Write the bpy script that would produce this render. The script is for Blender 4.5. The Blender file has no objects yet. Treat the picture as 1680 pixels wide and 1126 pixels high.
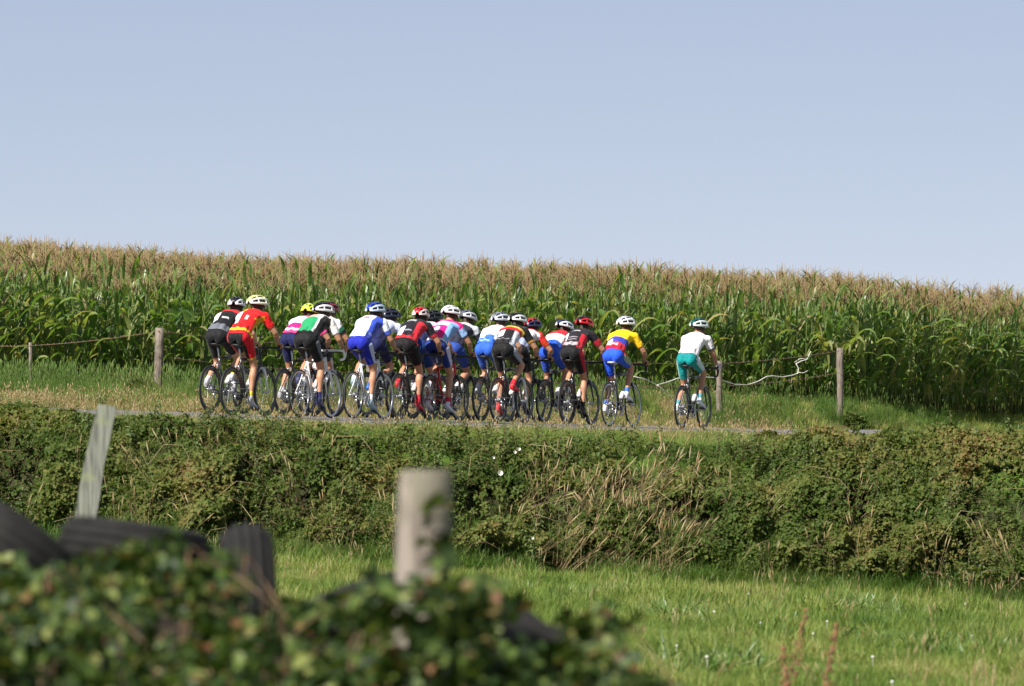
import bpy, bmesh, math, random
import numpy as np
from mathutils import Vector, Matrix, noise as mnoise
from math import sin, cos, pi, radians, sqrt, atan2, acos

random.seed(11)
RNG = np.random.default_rng(11)
scene = bpy.context.scene
COL = scene.collection

# ------------------------------------------------------------------ camera, sky, sun, exposure
EYE = 1.7                                   # eye height above the meadow at the camera
FPX, CX, CY = 14224.0, 840.0, 563.0         # focal length / centre in photograph pixels
cam_d = bpy.data.cameras.new("camera")
cam = bpy.data.objects.new("camera", cam_d); COL.objects.link(cam)
cam.location = (0, 0, EYE); cam.rotation_euler = (pi / 2, 0, 0)
cam_d.sensor_width = 23.6; cam_d.lens = 23.6 * FPX / 1680
cam_d.clip_start = 0.5; cam_d.clip_end = 6000
cam_d.dof.use_dof = True; cam_d.dof.focus_distance = 126.0; cam_d.dof.aperture_fstop = 5.2
scene.camera = cam

SUN_EL = radians(41)
SUN = Vector((-0.66, -0.75, 0)).normalized() * cos(SUN_EL) + Vector((0, 0, sin(SUN_EL)))
world = bpy.data.worlds.new("World"); scene.world = world; world.use_nodes = True
nt = world.node_tree; nt.nodes.clear()
sky = nt.nodes.new("ShaderNodeTexSky"); sky.sky_type = 'NISHITA'; sky.sun_disc = False
sky.sun_elevation = SUN_EL; sky.sun_rotation = atan2(SUN.x, SUN.y)
sky.air_density = 0.3; sky.dust_density = 0.0; sky.ozone_density = 1.0; sky.altitude = 50
tint = nt.nodes.new("ShaderNodeMix"); tint.data_type = 'RGBA'; tint.blend_type = 'MULTIPLY'
tint.inputs[0].default_value = 1.0; tint.inputs[7].default_value = (1.0, 0.81, 0.74, 1)
bg = nt.nodes.new("ShaderNodeBackground"); bg.inputs[1].default_value = 0.070
wo = nt.nodes.new("ShaderNodeOutputWorld")
hazec = nt.nodes.new("ShaderNodeMix"); hazec.data_type = 'RGBA'; hazec.inputs[0].default_value = 0.42; hazec.inputs[7].default_value = (4.85, 5.4, 6.55, 1)   # thin summer haze evens the sky out
nt.links.new(sky.outputs[0], tint.inputs[6]); nt.links.new(tint.outputs[2], hazec.inputs[6]); nt.links.new(hazec.outputs[2], bg.inputs[0]); nt.links.new(bg.outputs[0], wo.inputs[0])
sd = bpy.data.lights.new("sun", 'SUN'); sd.energy = 5.0; sd.angle = radians(0.5); sd.color = (1.0, 0.945, 0.86)
sun = bpy.data.objects.new("sun", sd); COL.objects.link(sun)
sun.rotation_euler = (-SUN).to_track_quat('-Z', 'Y').to_euler(); sun.location = (-40, -20, 60)
vs = scene.view_settings
vs.view_transform = 'Standard'; vs.look = 'None'; vs.exposure = 0.70; vs.gamma = 1.0; vs.use_curve_mapping = False
cy = scene.cycles
cy.max_bounces = 6; cy.diffuse_bounces = 3; cy.glossy_bounces = 2; cy.transmission_bounces = 3; cy.transparent_max_bounces = 6
cy.caustics_reflective = False; cy.caustics_refractive = False
try:
    cy.use_denoising = True; cy.denoiser = 'OPENIMAGEDENOISE'
except Exception:
    pass

# ------------------------------------------------------------------ helpers
def lin(c):
    return tuple(((v / 255) / 12.92 if v / 255 <= 0.04045 else (((v / 255) + 0.055) / 1.055) ** 2.4) for v in c)

def clamp(v, a, b): return max(a, min(b, v))
def sstep(a, b, v):
    t = clamp((v - a) / (b - a), 0, 1); return t * t * (3 - 2 * t)

def W(px, row, D):
    """photograph pixel + distance -> a point in the place"""
    return Vector(((px - CX) / FPX * D, D, EYE - (row - CY) / FPX * D))

class MB:
    """collects shapes; build() links them as ONE mesh object"""
    def __init__(self): self.v = []; self.f = []; self.m = []
    def add(self, vs_, fs, mi=0):
        o = len(self.v); self.v += [tuple(p) for p in vs_]
        self.f += [tuple(i + o for i in f) for f in fs]; self.m += [mi] * len(fs)
        return self
    def tube(self, pts, rad, n=8, mi=0, cap=True, flat=None, up=None):
        pts = [Vector(p) for p in pts]; k = len(pts)
        if not hasattr(rad, '__len__'): rad = [rad] * k
        if flat is None: flat = rad
        elif not hasattr(flat, '__len__'): flat = [flat] * k
        tang = []
        for i in range(k):
            a = pts[max(i - 1, 0)]; b = pts[min(i + 1, k - 1)]
            d = (b - a); tang.append(d.normalized() if d.length > 1e-9 else Vector((0, 0, 1)))
        if up is None:
            up = Vector((0, 0, 1)) if abs(tang[0].z) < 0.9 else Vector((1, 0, 0))
        side = Vector(up).cross(tang[0]).normalized()
        vs_ = []
        for i in range(k):
            side = side - tang[i] * side.dot(tang[i])
            side.normalize(); u2 = tang[i].cross(side)
            for j in range(n):
                a = 2 * pi * j / n
                vs_.append(pts[i] + side * (cos(a) * rad[i]) + u2 * (sin(a) * flat[i]))
        fs = []
        for i in range(k - 1):
            for j in range(n):
                fs.append((i * n + j, i * n + (j + 1) % n, (i + 1) * n + (j + 1) % n, (i + 1) * n + j))
        if cap:
            vs_.append(pts[0]); vs_.append(pts[-1]); c0 = k * n; c1 = c0 + 1
            for j in range(n):
                fs.append((c0, (j + 1) % n, j)); fs.append((c1, (k - 1) * n + j, (k - 1) * n + (j + 1) % n))
        return self.add(vs_, fs, mi)
    def ring(self, c, R, prof, axis='Y', n=40, mi=0, closed=True):
        """lathe a profile [(dr, dw)] about the axis through c at radius R"""
        vs_ = []; k = len(prof); c = Vector(c)
        for i in range(n):
            a = 2 * pi * i / n; ca, sa = cos(a), sin(a)
            for dr, dw in prof:
                r = R + dr
                vs_.append(c + (Vector((r * ca, dw, r * sa)) if axis == 'Y' else Vector((r * ca, r * sa, dw))))
        fs = []; kk = k if closed else k - 1
        for i in range(n):
            for j in range(kk):
                a, b = i * k + j, i * k + (j + 1) % k
                c2, d = ((i + 1) % n) * k + (j + 1) % k, ((i + 1) % n) * k + j
                fs.append((a, b, c2, d))
        return self.add(vs_, fs, mi)
    def box(self, lo, hi, mi=0):
        x0, y0, z0 = lo; x1, y1, z1 = hi
        return self.add([(x0, y0, z0), (x1, y0, z0), (x1, y1, z0), (x0, y1, z0), (x0, y0, z1), (x1, y0, z1), (x1, y1, z1), (x0, y1, z1)],
                        [(0, 3, 2, 1), (4, 5, 6, 7), (0, 1, 5, 4), (1, 2, 6, 5), (2, 3, 7, 6), (3, 0, 4, 7)], mi)
    def ell(self, c, r, M=None, n=12, k=8, mi=0):
        vs_ = []; c = Vector(c)
        for i in range(k + 1):
            th = pi * i / k
            for j in range(n):
                p = Vector((r[0] * sin(th) * cos(2 * pi * j / n), r[1] * sin(th) * sin(2 * pi * j / n), r[2] * cos(th)))
                if M: p = M @ p
                vs_.append(c + p)
        fs = []
        for i in range(k):
            for j in range(n):
                fs.append((i * n + j, (i + 1) * n + j, (i + 1) * n + (j + 1) % n, i * n + (j + 1) % n))
        return self.add(vs_, fs, mi)
    def mesh(self, name, smooth=True):
        me = bpy.data.meshes.new(name); me.from_pydata(self.v, [], self.f)
        if any(self.m): me.polygons.foreach_set("material_index", self.m)
        if smooth: me.polygons.foreach_set("use_smooth", [True] * len(me.polygons))
        me.update(); return me
    def build(self, name, mats, parent=None, smooth=True):
        return obj(name, self.mesh(name, smooth), mats, parent)

def obj(name, me, mats=None, parent=None, link=True):
    o = bpy.data.objects.new(name, me)
    if link: COL.objects.link(o)
    if mats is not None:
        mats = mats if isinstance(mats, (list, tuple)) else [mats]
        while len(me.materials) < len(mats): me.materials.append(None)
        for i, m in enumerate(mats):
            if me.materials[i] is None: me.materials[i] = m
            if me.materials[i] is not m:
                o.material_slots[i].link = 'OBJECT'; o.material_slots[i].material = m
    if parent is not None: o.parent = parent
    return o

def empty(name, mat=None, parent=None):
    o = bpy.data.objects.new(name, None); o.empty_display_size = 0.2; COL.objects.link(o)
    if mat is not None: o.matrix_world = mat
    if parent is not None: o.parent = parent
    return o

def tag(o, label=None, cat=None, group=None, kind=None):
    if label: o['label'] = label
    if cat: o['category'] = cat
    if group: o['group'] = group
    if kind: o['kind'] = kind
    return o

# ------------------------------------------------------------------ materials
def nodes(m):
    m.use_nodes = True; t = m.node_tree; t.nodes.clear()
    out = t.nodes.new("ShaderNodeOutputMaterial"); return t, out

def ramp(t, fac, stops):
    r = t.nodes.new("ShaderNodeValToRGB"); e = r.color_ramp.elements
    while len(e) < len(stops): e.new(0.5)
    for i, (p, c) in enumerate(stops):
        e[i].position = p; e[i].color = (*c, 1)
    t.links.new(fac, r.inputs[0]); return r.outputs[0]

def mat(name, c, rough=0.5, metal=0.0, var=0.15, scale=20.0, bump=0.0, spec=0.5, c2=None, coat=0.0):
    m = bpy.data.materials.new(name); t, out = nodes(m)
    p = t.nodes.new("ShaderNodeBsdfPrincipled")
    p.inputs['Roughness'].default_value = rough; p.inputs['Metallic'].default_value = metal
    p.inputs['Specular IOR Level'].default_value = spec
    p.inputs['Coat Weight'].default_value = coat
    n = t.nodes.new("ShaderNodeTexNoise"); n.inputs['Scale'].default_value = scale; n.inputs['Detail'].default_value = 4
    tc = t.nodes.new("ShaderNodeTexCoord"); t.links.new(tc.outputs['Object'], n.inputs['Vector'])
    lo = c2 if c2 else tuple(v * (1 - var) for v in c); hi = c if c2 else tuple(min(1, v * (1 + var)) for v in c)
    t.links.new(ramp(t, n.outputs['Fac'], [(0.32, lo), (0.68, hi)]), p.inputs['Base Color'])
    if bump:
        b = t.nodes.new("ShaderNodeBump"); b.inputs['Strength'].default_value = bump; b.inputs['Distance'].default_value = 0.01
        t.links.new(n.outputs['Fac'], b.inputs['Height']); t.links.new(b.outputs[0], p.inputs['Normal'])
    t.links.new(p.outputs[0], out.inputs[0]); return m

def leafmat(name, stops, rough=0.5, trans=0.3, spec=0.35, tcol=None, nscale=None):
    """foliage: colour varies leaf by leaf and plant by plant, some light passes through"""
    m = bpy.data.materials.new(name); t, out = nodes(m)
    g = t.nodes.new("ShaderNodeNewGeometry"); oi = t.nodes.new("ShaderNodeObjectInfo")
    a = t.nodes.new("ShaderNodeMath"); a.operation = 'ADD'
    t.links.new(g.outputs['Random Per Island'], a.inputs[0]); t.links.new(oi.outputs['Random'], a.inputs[1])
    fr = t.nodes.new("ShaderNodeMath"); fr.operation = 'FRACT'; t.links.new(a.outputs[0], fr.inputs[0])
    fac = fr.outputs[0]
    if nscale:                                  # patches over metres: some parts of the stand drier than others
        n = t.nodes.new("ShaderNodeTexNoise"); n.inputs['Scale'].default_value = nscale; n.inputs['Detail'].default_value = 3
        t.links.new(g.outputs['Position'], n.inputs['Vector'])
        mx = t.nodes.new("ShaderNodeMix"); mx.inputs[0].default_value = 0.6
        t.links.new(fac, mx.inputs[2])
        mr = t.nodes.new("ShaderNodeMapRange"); mr.inputs[1].default_value = 0.3; mr.inputs[2].default_value = 0.7
        t.links.new(n.outputs['Fac'], mr.inputs[0]); t.links.new(mr.outputs[0], mx.inputs[3]); fac = mx.outputs[0]
    col = ramp(t, fac, stops)
    p = t.nodes.new("ShaderNodeBsdfPrincipled"); p.inputs['Roughness'].default_value = rough
    p.inputs['Specular IOR Level'].default_value = spec; t.links.new(col, p.inputs['Base Color'])
    tr = t.nodes.new("ShaderNodeBsdfTranslucent")
    hs = t.nodes.new("ShaderNodeMix"); hs.data_type = 'RGBA'; hs.blend_type = 'MULTIPLY'; hs.inputs[0].default_value = 1
    hs.inputs[7].default_value = (*(tcol or (1.5, 1.5, 0.6)), 1); t.links.new(col, hs.inputs[6]); t.links.new(hs.outputs[2], tr.inputs[0])
    mix = t.nodes.new("ShaderNodeMixShader"); mix.inputs[0].default_value = trans
    t.links.new(p.outputs[0], mix.inputs[1]); t.links.new(tr.outputs[0], mix.inputs[2]); t.links.new(mix.outputs[0], out.inputs[0])
    return m

def woodmat(name, a, b, c_):
    m = bpy.data.materials.new(name); t, out = nodes(m)
    p = t.nodes.new("ShaderNodeBsdfPrincipled"); p.inputs['Roughness'].default_value = 0.92; p.inputs['Specular IOR Level'].default_value = 0.15
    tc = t.nodes.new("ShaderNodeTexCoord"); mp = t.nodes.new("ShaderNodeMapping"); mp.inputs['Scale'].default_value = (60, 60, 3.5)
    t.links.new(tc.outputs['Object'], mp.inputs[0])
    n = t.nodes.new("ShaderNodeTexNoise"); n.inputs['Scale'].default_value = 1.0; n.inputs['Detail'].default_value = 6; t.links.new(mp.outputs[0], n.inputs['Vector'])
    n2 = t.nodes.new("ShaderNodeTexNoise"); n2.inputs['Scale'].default_value = 7; n2.inputs['Detail'].default_value = 5; t.links.new(tc.outputs['Object'], n2.inputs['Vector'])
    col = ramp(t, n.outputs['Fac'], [(0.3, a), (0.52, b), (0.7, tuple(v * 1.15 for v in b))])
    mx = t.nodes.new("ShaderNodeMix"); mx.data_type = 'RGBA'; mx.inputs[7].default_value = (*c_, 1)
    mr = t.nodes.new("ShaderNodeMapRange"); mr.inputs[1].default_value = 0.52; mr.inputs[2].default_value = 0.66; mr.inputs[4].default_value = 0.7
    t.links.new(n2.outputs['Fac'], mr.inputs[0]); t.links.new(mr.outputs[0], mx.inputs[0]); t.links.new(col, mx.inputs[6]); t.links.new(mx.outputs[2], p.inputs['Base Color'])
    bu = t.nodes.new("ShaderNodeBump"); bu.inputs['Strength'].default_value = 0.9; bu.inputs['Distance'].default_value = 0.012
    t.links.new(n.outputs['Fac'], bu.inputs['Height']); t.links.new(bu.outputs[0], p.inputs['Normal']); t.links.new(p.outputs[0], out.inputs[0]); return m

def clothmat(name, rough=0.68):
    m = bpy.data.materials.new(name); t, out = nodes(m)
    p = t.nodes.new("ShaderNodeBsdfPrincipled"); p.inputs['Roughness'].default_value = rough
    p.inputs['Sheen Weight'].default_value = 0.1; p.inputs['Specular IOR Level'].default_value = 0.2
    a = t.nodes.new("ShaderNodeAttribute"); a.attribute_name = "dye"
    n = t.nodes.new("ShaderNodeTexNoise"); n.inputs['Scale'].default_value = 14; n.inputs['Detail'].default_value = 3
    tc = t.nodes.new("ShaderNodeTexCoord"); t.links.new(tc.outputs['Object'], n.inputs['Vector'])
    b = t.nodes.new("ShaderNodeBump"); b.inputs['Strength'].default_value = 0.9; b.inputs['Distance'].default_value = 0.025
    t.links.new(n.outputs['Fac'], b.inputs['Height']); t.links.new(b.outputs[0], p.inputs['Normal'])
    t.links.new(a.outputs['Color'], p.inputs['Base Color']); t.links.new(p.outputs[0], out.inputs[0]); return m

M = {}
M['maize_leaf'] = leafmat('maize leaf', [(0, (0.06, 0.125, 0.03)), (0.3, (0.115, 0.21, 0.05)), (0.62, (0.19, 0.285, 0.08)), (0.86, (0.28, 0.32, 0.115)), (1, (0.40, 0.34, 0.16))], 0.38, 0.45, 0.6)
M['maize_stalk'] = leafmat('maize stalk', [(0, (0.09, 0.14, 0.03)), (1, (0.16, 0.17, 0.05))], 0.5, 0.05)
M['tassel'] = leafmat('maize tassel', [(0, (0.29, 0.185, 0.105)), (0.5, (0.36, 0.25, 0.135)), (1, (0.37, 0.31, 0.14))], 0.7, 0.25, 0.2, (1.1, 1.0, 0.8))
M['husk'] = leafmat('maize husk', [(0, (0.14, 0.2, 0.05)), (1, (0.3, 0.3, 0.12))], 0.6, 0.1)
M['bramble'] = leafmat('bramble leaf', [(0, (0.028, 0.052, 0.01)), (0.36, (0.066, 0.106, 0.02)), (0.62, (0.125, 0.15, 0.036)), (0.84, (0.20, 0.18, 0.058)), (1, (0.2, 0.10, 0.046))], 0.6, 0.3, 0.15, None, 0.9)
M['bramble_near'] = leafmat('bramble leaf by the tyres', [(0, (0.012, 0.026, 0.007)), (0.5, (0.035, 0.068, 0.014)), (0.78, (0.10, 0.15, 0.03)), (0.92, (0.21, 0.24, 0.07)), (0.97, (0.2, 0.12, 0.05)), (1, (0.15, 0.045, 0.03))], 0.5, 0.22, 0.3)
M['cane'] = mat('bramble cane', (0.16, 0.10, 0.055), 0.7, var=0.4)
M['grass'] = leafmat('meadow grass', [(0.18, (0.05, 0.105, 0.02)), (0.4, (0.13, 0.205, 0.036)), (0.6, (0.22, 0.28, 0.06)), (0.8, (0.34, 0.32, 0.13))], 0.55, 0.3, 0.25, None, 0.75)
M['tall_grass'] = leafmat('tall verge grass', [(0, (0.06, 0.13, 0.022)), (0.5, (0.11, 0.19, 0.038)), (0.8, (0.19, 0.24, 0.07)), (1, (0.34, 0.29, 0.14))], 0.55, 0.3, 0.3, None, 0.5)
M['dry_grass'] = leafmat('dry straw grass', [(0, (0.28, 0.19, 0.09)), (0.5, (0.42, 0.31, 0.16)), (1, (0.5, 0.42, 0.25))], 0.7, 0.2, 0.2, (1.1, 1, 0.7))
M['dock'] = mat('dock seed', (0.25, 0.115, 0.06), 0.8, var=0.4)
M['petal'] = mat('white petal', (0.62, 0.62, 0.56), 0.6, var=0.04)
M['rubber'] = mat('old tyre rubber', (0.022, 0.021, 0.02), 0.8, var=0.45, scale=9, bump=0.3, c2=(0.009, 0.009, 0.0095), spec=0.25)
M['post'] = woodmat('weathered post', (0.14, 0.115, 0.1), (0.29, 0.25, 0.215), (0.13, 0.125, 0.085))
M['plank'] = woodmat('grey lichened plank', (0.09, 0.095, 0.085), (0.25, 0.255, 0.22), (0.28, 0.31, 0.17))
M['fpost'] = woodmat('old fence post', (0.08, 0.065, 0.055), (0.24, 0.2, 0.165), (0.12, 0.1, 0.08))
M['wire'] = mat('rusty wire', (0.22, 0.14, 0.09), 0.7, var=0.3)
M['tape'] = mat('pale rope', (0.7, 0.68, 0.6), 0.8, var=0.1)
M['cloth'] = clothmat('lycra')
M['skin'] = mat('tanned skin', (0.47, 0.235, 0.14), 0.5, var=0.12, scale=9, spec=0.4)
M['skin2'] = mat('pale skin', (0.56, 0.31, 0.205), 0.5, var=0.1, scale=9, spec=0.4)
M['hair'] = mat('brown hair', (0.05, 0.03, 0.02), 0.7, var=0.4, scale=60)
M['tyre'] = mat('bicycle tyre', (0.02, 0.02, 0.021), 0.6, var=0.2)
M['alloy'] = mat('brushed alloy', (0.55, 0.56, 0.58), 0.28, 0.9, var=0.08)
M['spoke'] = mat('spoke steel', (0.42, 0.42, 0.44), 0.35, 0.8, var=0.1)
M['black'] = mat('black paint', (0.014, 0.014, 0.016), 0.35, var=0.2, coat=0.3)
M['tape_black'] = mat('black bar tape', (0.02, 0.02, 0.022), 0.7, var=0.3)
M['lens'] = mat('dark lens', (0.02, 0.02, 0.03), 0.12, var=0.1)
PAINT = {}
def paint(c, rough=0.32):
    k = (tuple(c), rough)
    if k not in PAINT: PAINT[k] = mat('gloss paint %d' % len(PAINT), lin(c), rough, var=0.06, coat=0.3)
    return PAINT[k]

# ------------------------------------------------------------------ lie of the land (h = metres below the eye)
HEAD = Vector((sin(radians(23.8)), cos(radians(23.8)), 0))      # direction of the road
RNORM = Vector((cos(radians(23.8)), -sin(radians(23.8)), 0))    # to its right
ROAD_C = Vector((-3.8, 119.0, 0)); ROAD_HW = 2.0
def road_off(x, y):                           # signed distance from the centre line, + towards the camera's side
    return (x - ROAD_C.x) * RNORM.x + (y - ROAD_C.y) * RNORM.y
def h_plane(x):
    if x < -16: return 1.239 - 0.0505 * 16 + 0.01 * (x + 16)
    if x < 4: return 1.239 + 0.0505 * x
    return 1.441 + 0.026 * (min(x, 30) - 4)
CORNER = Vector((6.12, 150.0, 0)); LEFTF = Vector((-16.0, 134.0, 0))
def field_in(x, y):
    """metres inside the maize field's edge (negative outside)"""
    e = (CORNER - LEFTF).normalized(); n = Vector((-e.y, e.x, 0))
    d1 = (x - LEFTF.x) * n.x + (y - LEFTF.y) * n.y
    d2 = -((x - CORNER.x) * RNORM.x + (y - CORNER.y) * RNORM.y)
    return min(d1, d2)
def foot(x): return 102.6 + 0.35 * sin(x * 0.55 + 1) + 0.2 * sin(x * 1.7)
def mound(x, y):
    top = 1.06 * sstep(1.15, -1.3, x)
    return top * sstep(25.2, 28.6, y) * sstep(38, 33.5, y) * sstep(-9, -6, x)
def h_land(x, y):
    hm = 1.7 + (1.02 + 0.06 * clamp(x, -14, 14)) * clamp(y, -20, 105) / 100
    if y < 50: return hm - mound(x, y)
    f = foot(x)
    if y < f: return hm
    hp = h_plane(x)
    if y < f + 2.0:
        t = (y - f) / 2.0; return hm + (hp - hm) * (sstep(0, 1, t) * 0.6 + t * 0.4)
    far = -road_off(x, y) - ROAD_HW
    if far > 0:
        rise = 0.12 + 0.28 * sstep(-6, 3.0, x) * (1 - 0.7 * sstep(5.5, 8.5, x))
        hp -= rise * sstep(0.15, 1.35, far)
        fi = field_in(x, y)
        if fi > 0: hp -= (0.0155 + 0.028 * sstep(3, 11, x)) * min(fi, 38)
    return hp
def G(x, y): return EYE - h_land(x, y)
def Gn(x, y, e=0.15):
    return Vector((G(x - e, y) - G(x + e, y), G(x, y - e) - G(x, y + e), 2 * e)).normalized()

def axis(parts):
    out = []
    for a, b, s in parts:
        n = max(1, int(round((b - a) / s)))
        out += [a + (b - a) * i / n for i in range(n)]
    out.append(parts[-1][1]); return out
xs = axis([(-3000, -200, 700), (-200, -30, 17), (-30, -12, 1.2), (-12, 14, 0.4), (14, 34, 1.4), (34, 200, 17), (200, 3000, 700)])
ys = axis([(-400, -20, 60), (-20, 20, 4), (20, 40, 0.4), (40, 98, 2), (98, 108, 0.25), (108, 150, 0.7), (150, 190, 3), (190, 300, 12), (300, 4000, 500)])
gv = []; gz = []
for y in ys:
    for x in xs:
        h = h_land(x, y)
        if y > 300: h = max(h, 0.9)
        gv.append((x, y, EYE - h + (0.05 * mnoise.noise((x * 0.7, y * 0.7, 3)) if abs(road_off(x, y)) > ROAD_HW + 0.6 and abs(x) < 40 else -0.02)))
        ro = abs(road_off(x, y))
        dry = (sstep(ROAD_HW + 1.7, ROAD_HW + 0.2, ro) if y > 104 else 0)
        soil = 1.0 if (y > 100 and -0.3 < field_in(x, y) < 38) else 0.85 if foot(x) + 0.1 < y < foot(x) + 1.6 else (1.0 if mound(x, y) > 0.25 else 0.0)  # bank strip also takes the dark soil, standing in for shade in hedge gaps
        gz.append((dry, soil, 0, 1))
nx = len(xs)
gf = [(j * nx + i, j * nx + i + 1, (j + 1) * nx + i + 1, (j + 1) * nx + i) for j in range(len(ys) - 1) for i in range(nx - 1)]
gm = bpy.data.meshes.new('ground'); gm.from_pydata(gv, [], gf)
ca = gm.color_attributes.new('cover', 'FLOAT_COLOR', 'POINT'); ca.data.foreach_set('color', np.array(gz, dtype=np.float32).ravel())
gm.polygons.foreach_set("use_smooth", [True] * len(gm.polygons))
def ground_mat():
    m = bpy.data.materials.new('turf and soil'); t, out = nodes(m)
    p = t.nodes.new("ShaderNodeBsdfPrincipled"); p.inputs['Roughness'].default_value = 0.9; p.inputs['Specular IOR Level'].default_value = 0.1
    g = t.nodes.new("ShaderNodeNewGeometry")
    def nz(s, d=5):
        n = t.nodes.new("ShaderNodeTexNoise"); n.inputs['Scale'].default_value = s; n.inputs['Detail'].default_value = d
        t.links.new(g.outputs['Position'], n.inputs['Vector']); return n.outputs['Fac']
    turf = ramp(t, nz(0.9), [(0.3, (0.05, 0.095, 0.016)), (0.55, (0.085, 0.15, 0.025)), (0.75, (0.15, 0.15, 0.05))])
    straw = ramp(t, nz(1.6), [(0.36, (0.09, 0.105, 0.03)), (0.5, (0.16, 0.125, 0.06)), (0.66, (0.27, 0.2, 0.11))])
    soil = ramp(t, nz(4), [(0.3, (0.018, 0.014, 0.010)), (0.7, (0.045, 0.034, 0.023))])  # bare soil, tone lowered to paint in the shade between bramble leaves
    at = t.nodes.new("ShaderNodeAttribute"); at.attribute_name = 'cover'
    sp = t.nodes.new("ShaderNodeSeparateColor"); t.links.new(at.outputs['Color'], sp.inputs[0])
    def mx(f, a, b):
        n = t.nodes.new("ShaderNodeMix"); n.data_type = 'RGBA'; t.links.new(f, n.inputs[0]); t.links.new(a, n.inputs[6]); t.links.new(b, n.inputs[7]); return n.outputs[2]
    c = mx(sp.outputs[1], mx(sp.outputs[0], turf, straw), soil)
    t.links.new(c, p.inputs['Base Color'])
    b = t.nodes.new("ShaderNodeBump"); b.inputs['Strength'].default_value = 0.8; b.inputs['Distance'].default_value = 0.05
    t.links.new(nz(12), b.inputs['Height']); t.links.new(b.outputs[0], p.inputs['Normal'])
    t.links.new(p.outputs[0], out.inputs[0]); return m
tag(obj('ground', gm, ground_mat()), 'uneven turf falling from the lane to the meadow', kind='structure')

# the lane
rv = []; rf = []; NS = 130; NW = 9
for i in range(NS):
    s = -40 + i
    for j in range(NW):
        o = (j / (NW - 1) * 2 - 1) * (ROAD_HW + (0.09 * mnoise.noise((s * 0.9, j, 7)) if j in (0, NW - 1) else 0))
        p = ROAD_C + HEAD * s + RNORM * o
        z = EYE - h_plane(p.x) + 0.03 + 0.03 * (1 - (o / ROAD_HW) ** 2)
        rv.append((p.x, p.y, z))
for i in range(NS - 1):
    for j in range(NW - 1):
        a = i * NW + j; rf.append((a, a + 1, a + NW + 1, a + NW))
rm = bpy.data.meshes.new('road'); rm.from_pydata(rv, [], rf); rm.polygons.foreach_set("use_smooth", [True] * len(rm.polygons))
M['asphalt'] = mat('worn lane asphalt', (0.16, 0.155, 0.15), 0.9, var=0.25, scale=3.5, bump=0.2)
tag(obj('road', rm, M['asphalt']), 'narrow grey asphalt lane behind the bramble bank', kind='structure')
def road_z(x, y):
    o = clamp(road_off(x, y), -ROAD_HW, ROAD_HW)
    return EYE - h_plane(x) + 0.03 + 0.03 * (1 - (o / ROAD_HW) ** 2)

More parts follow.
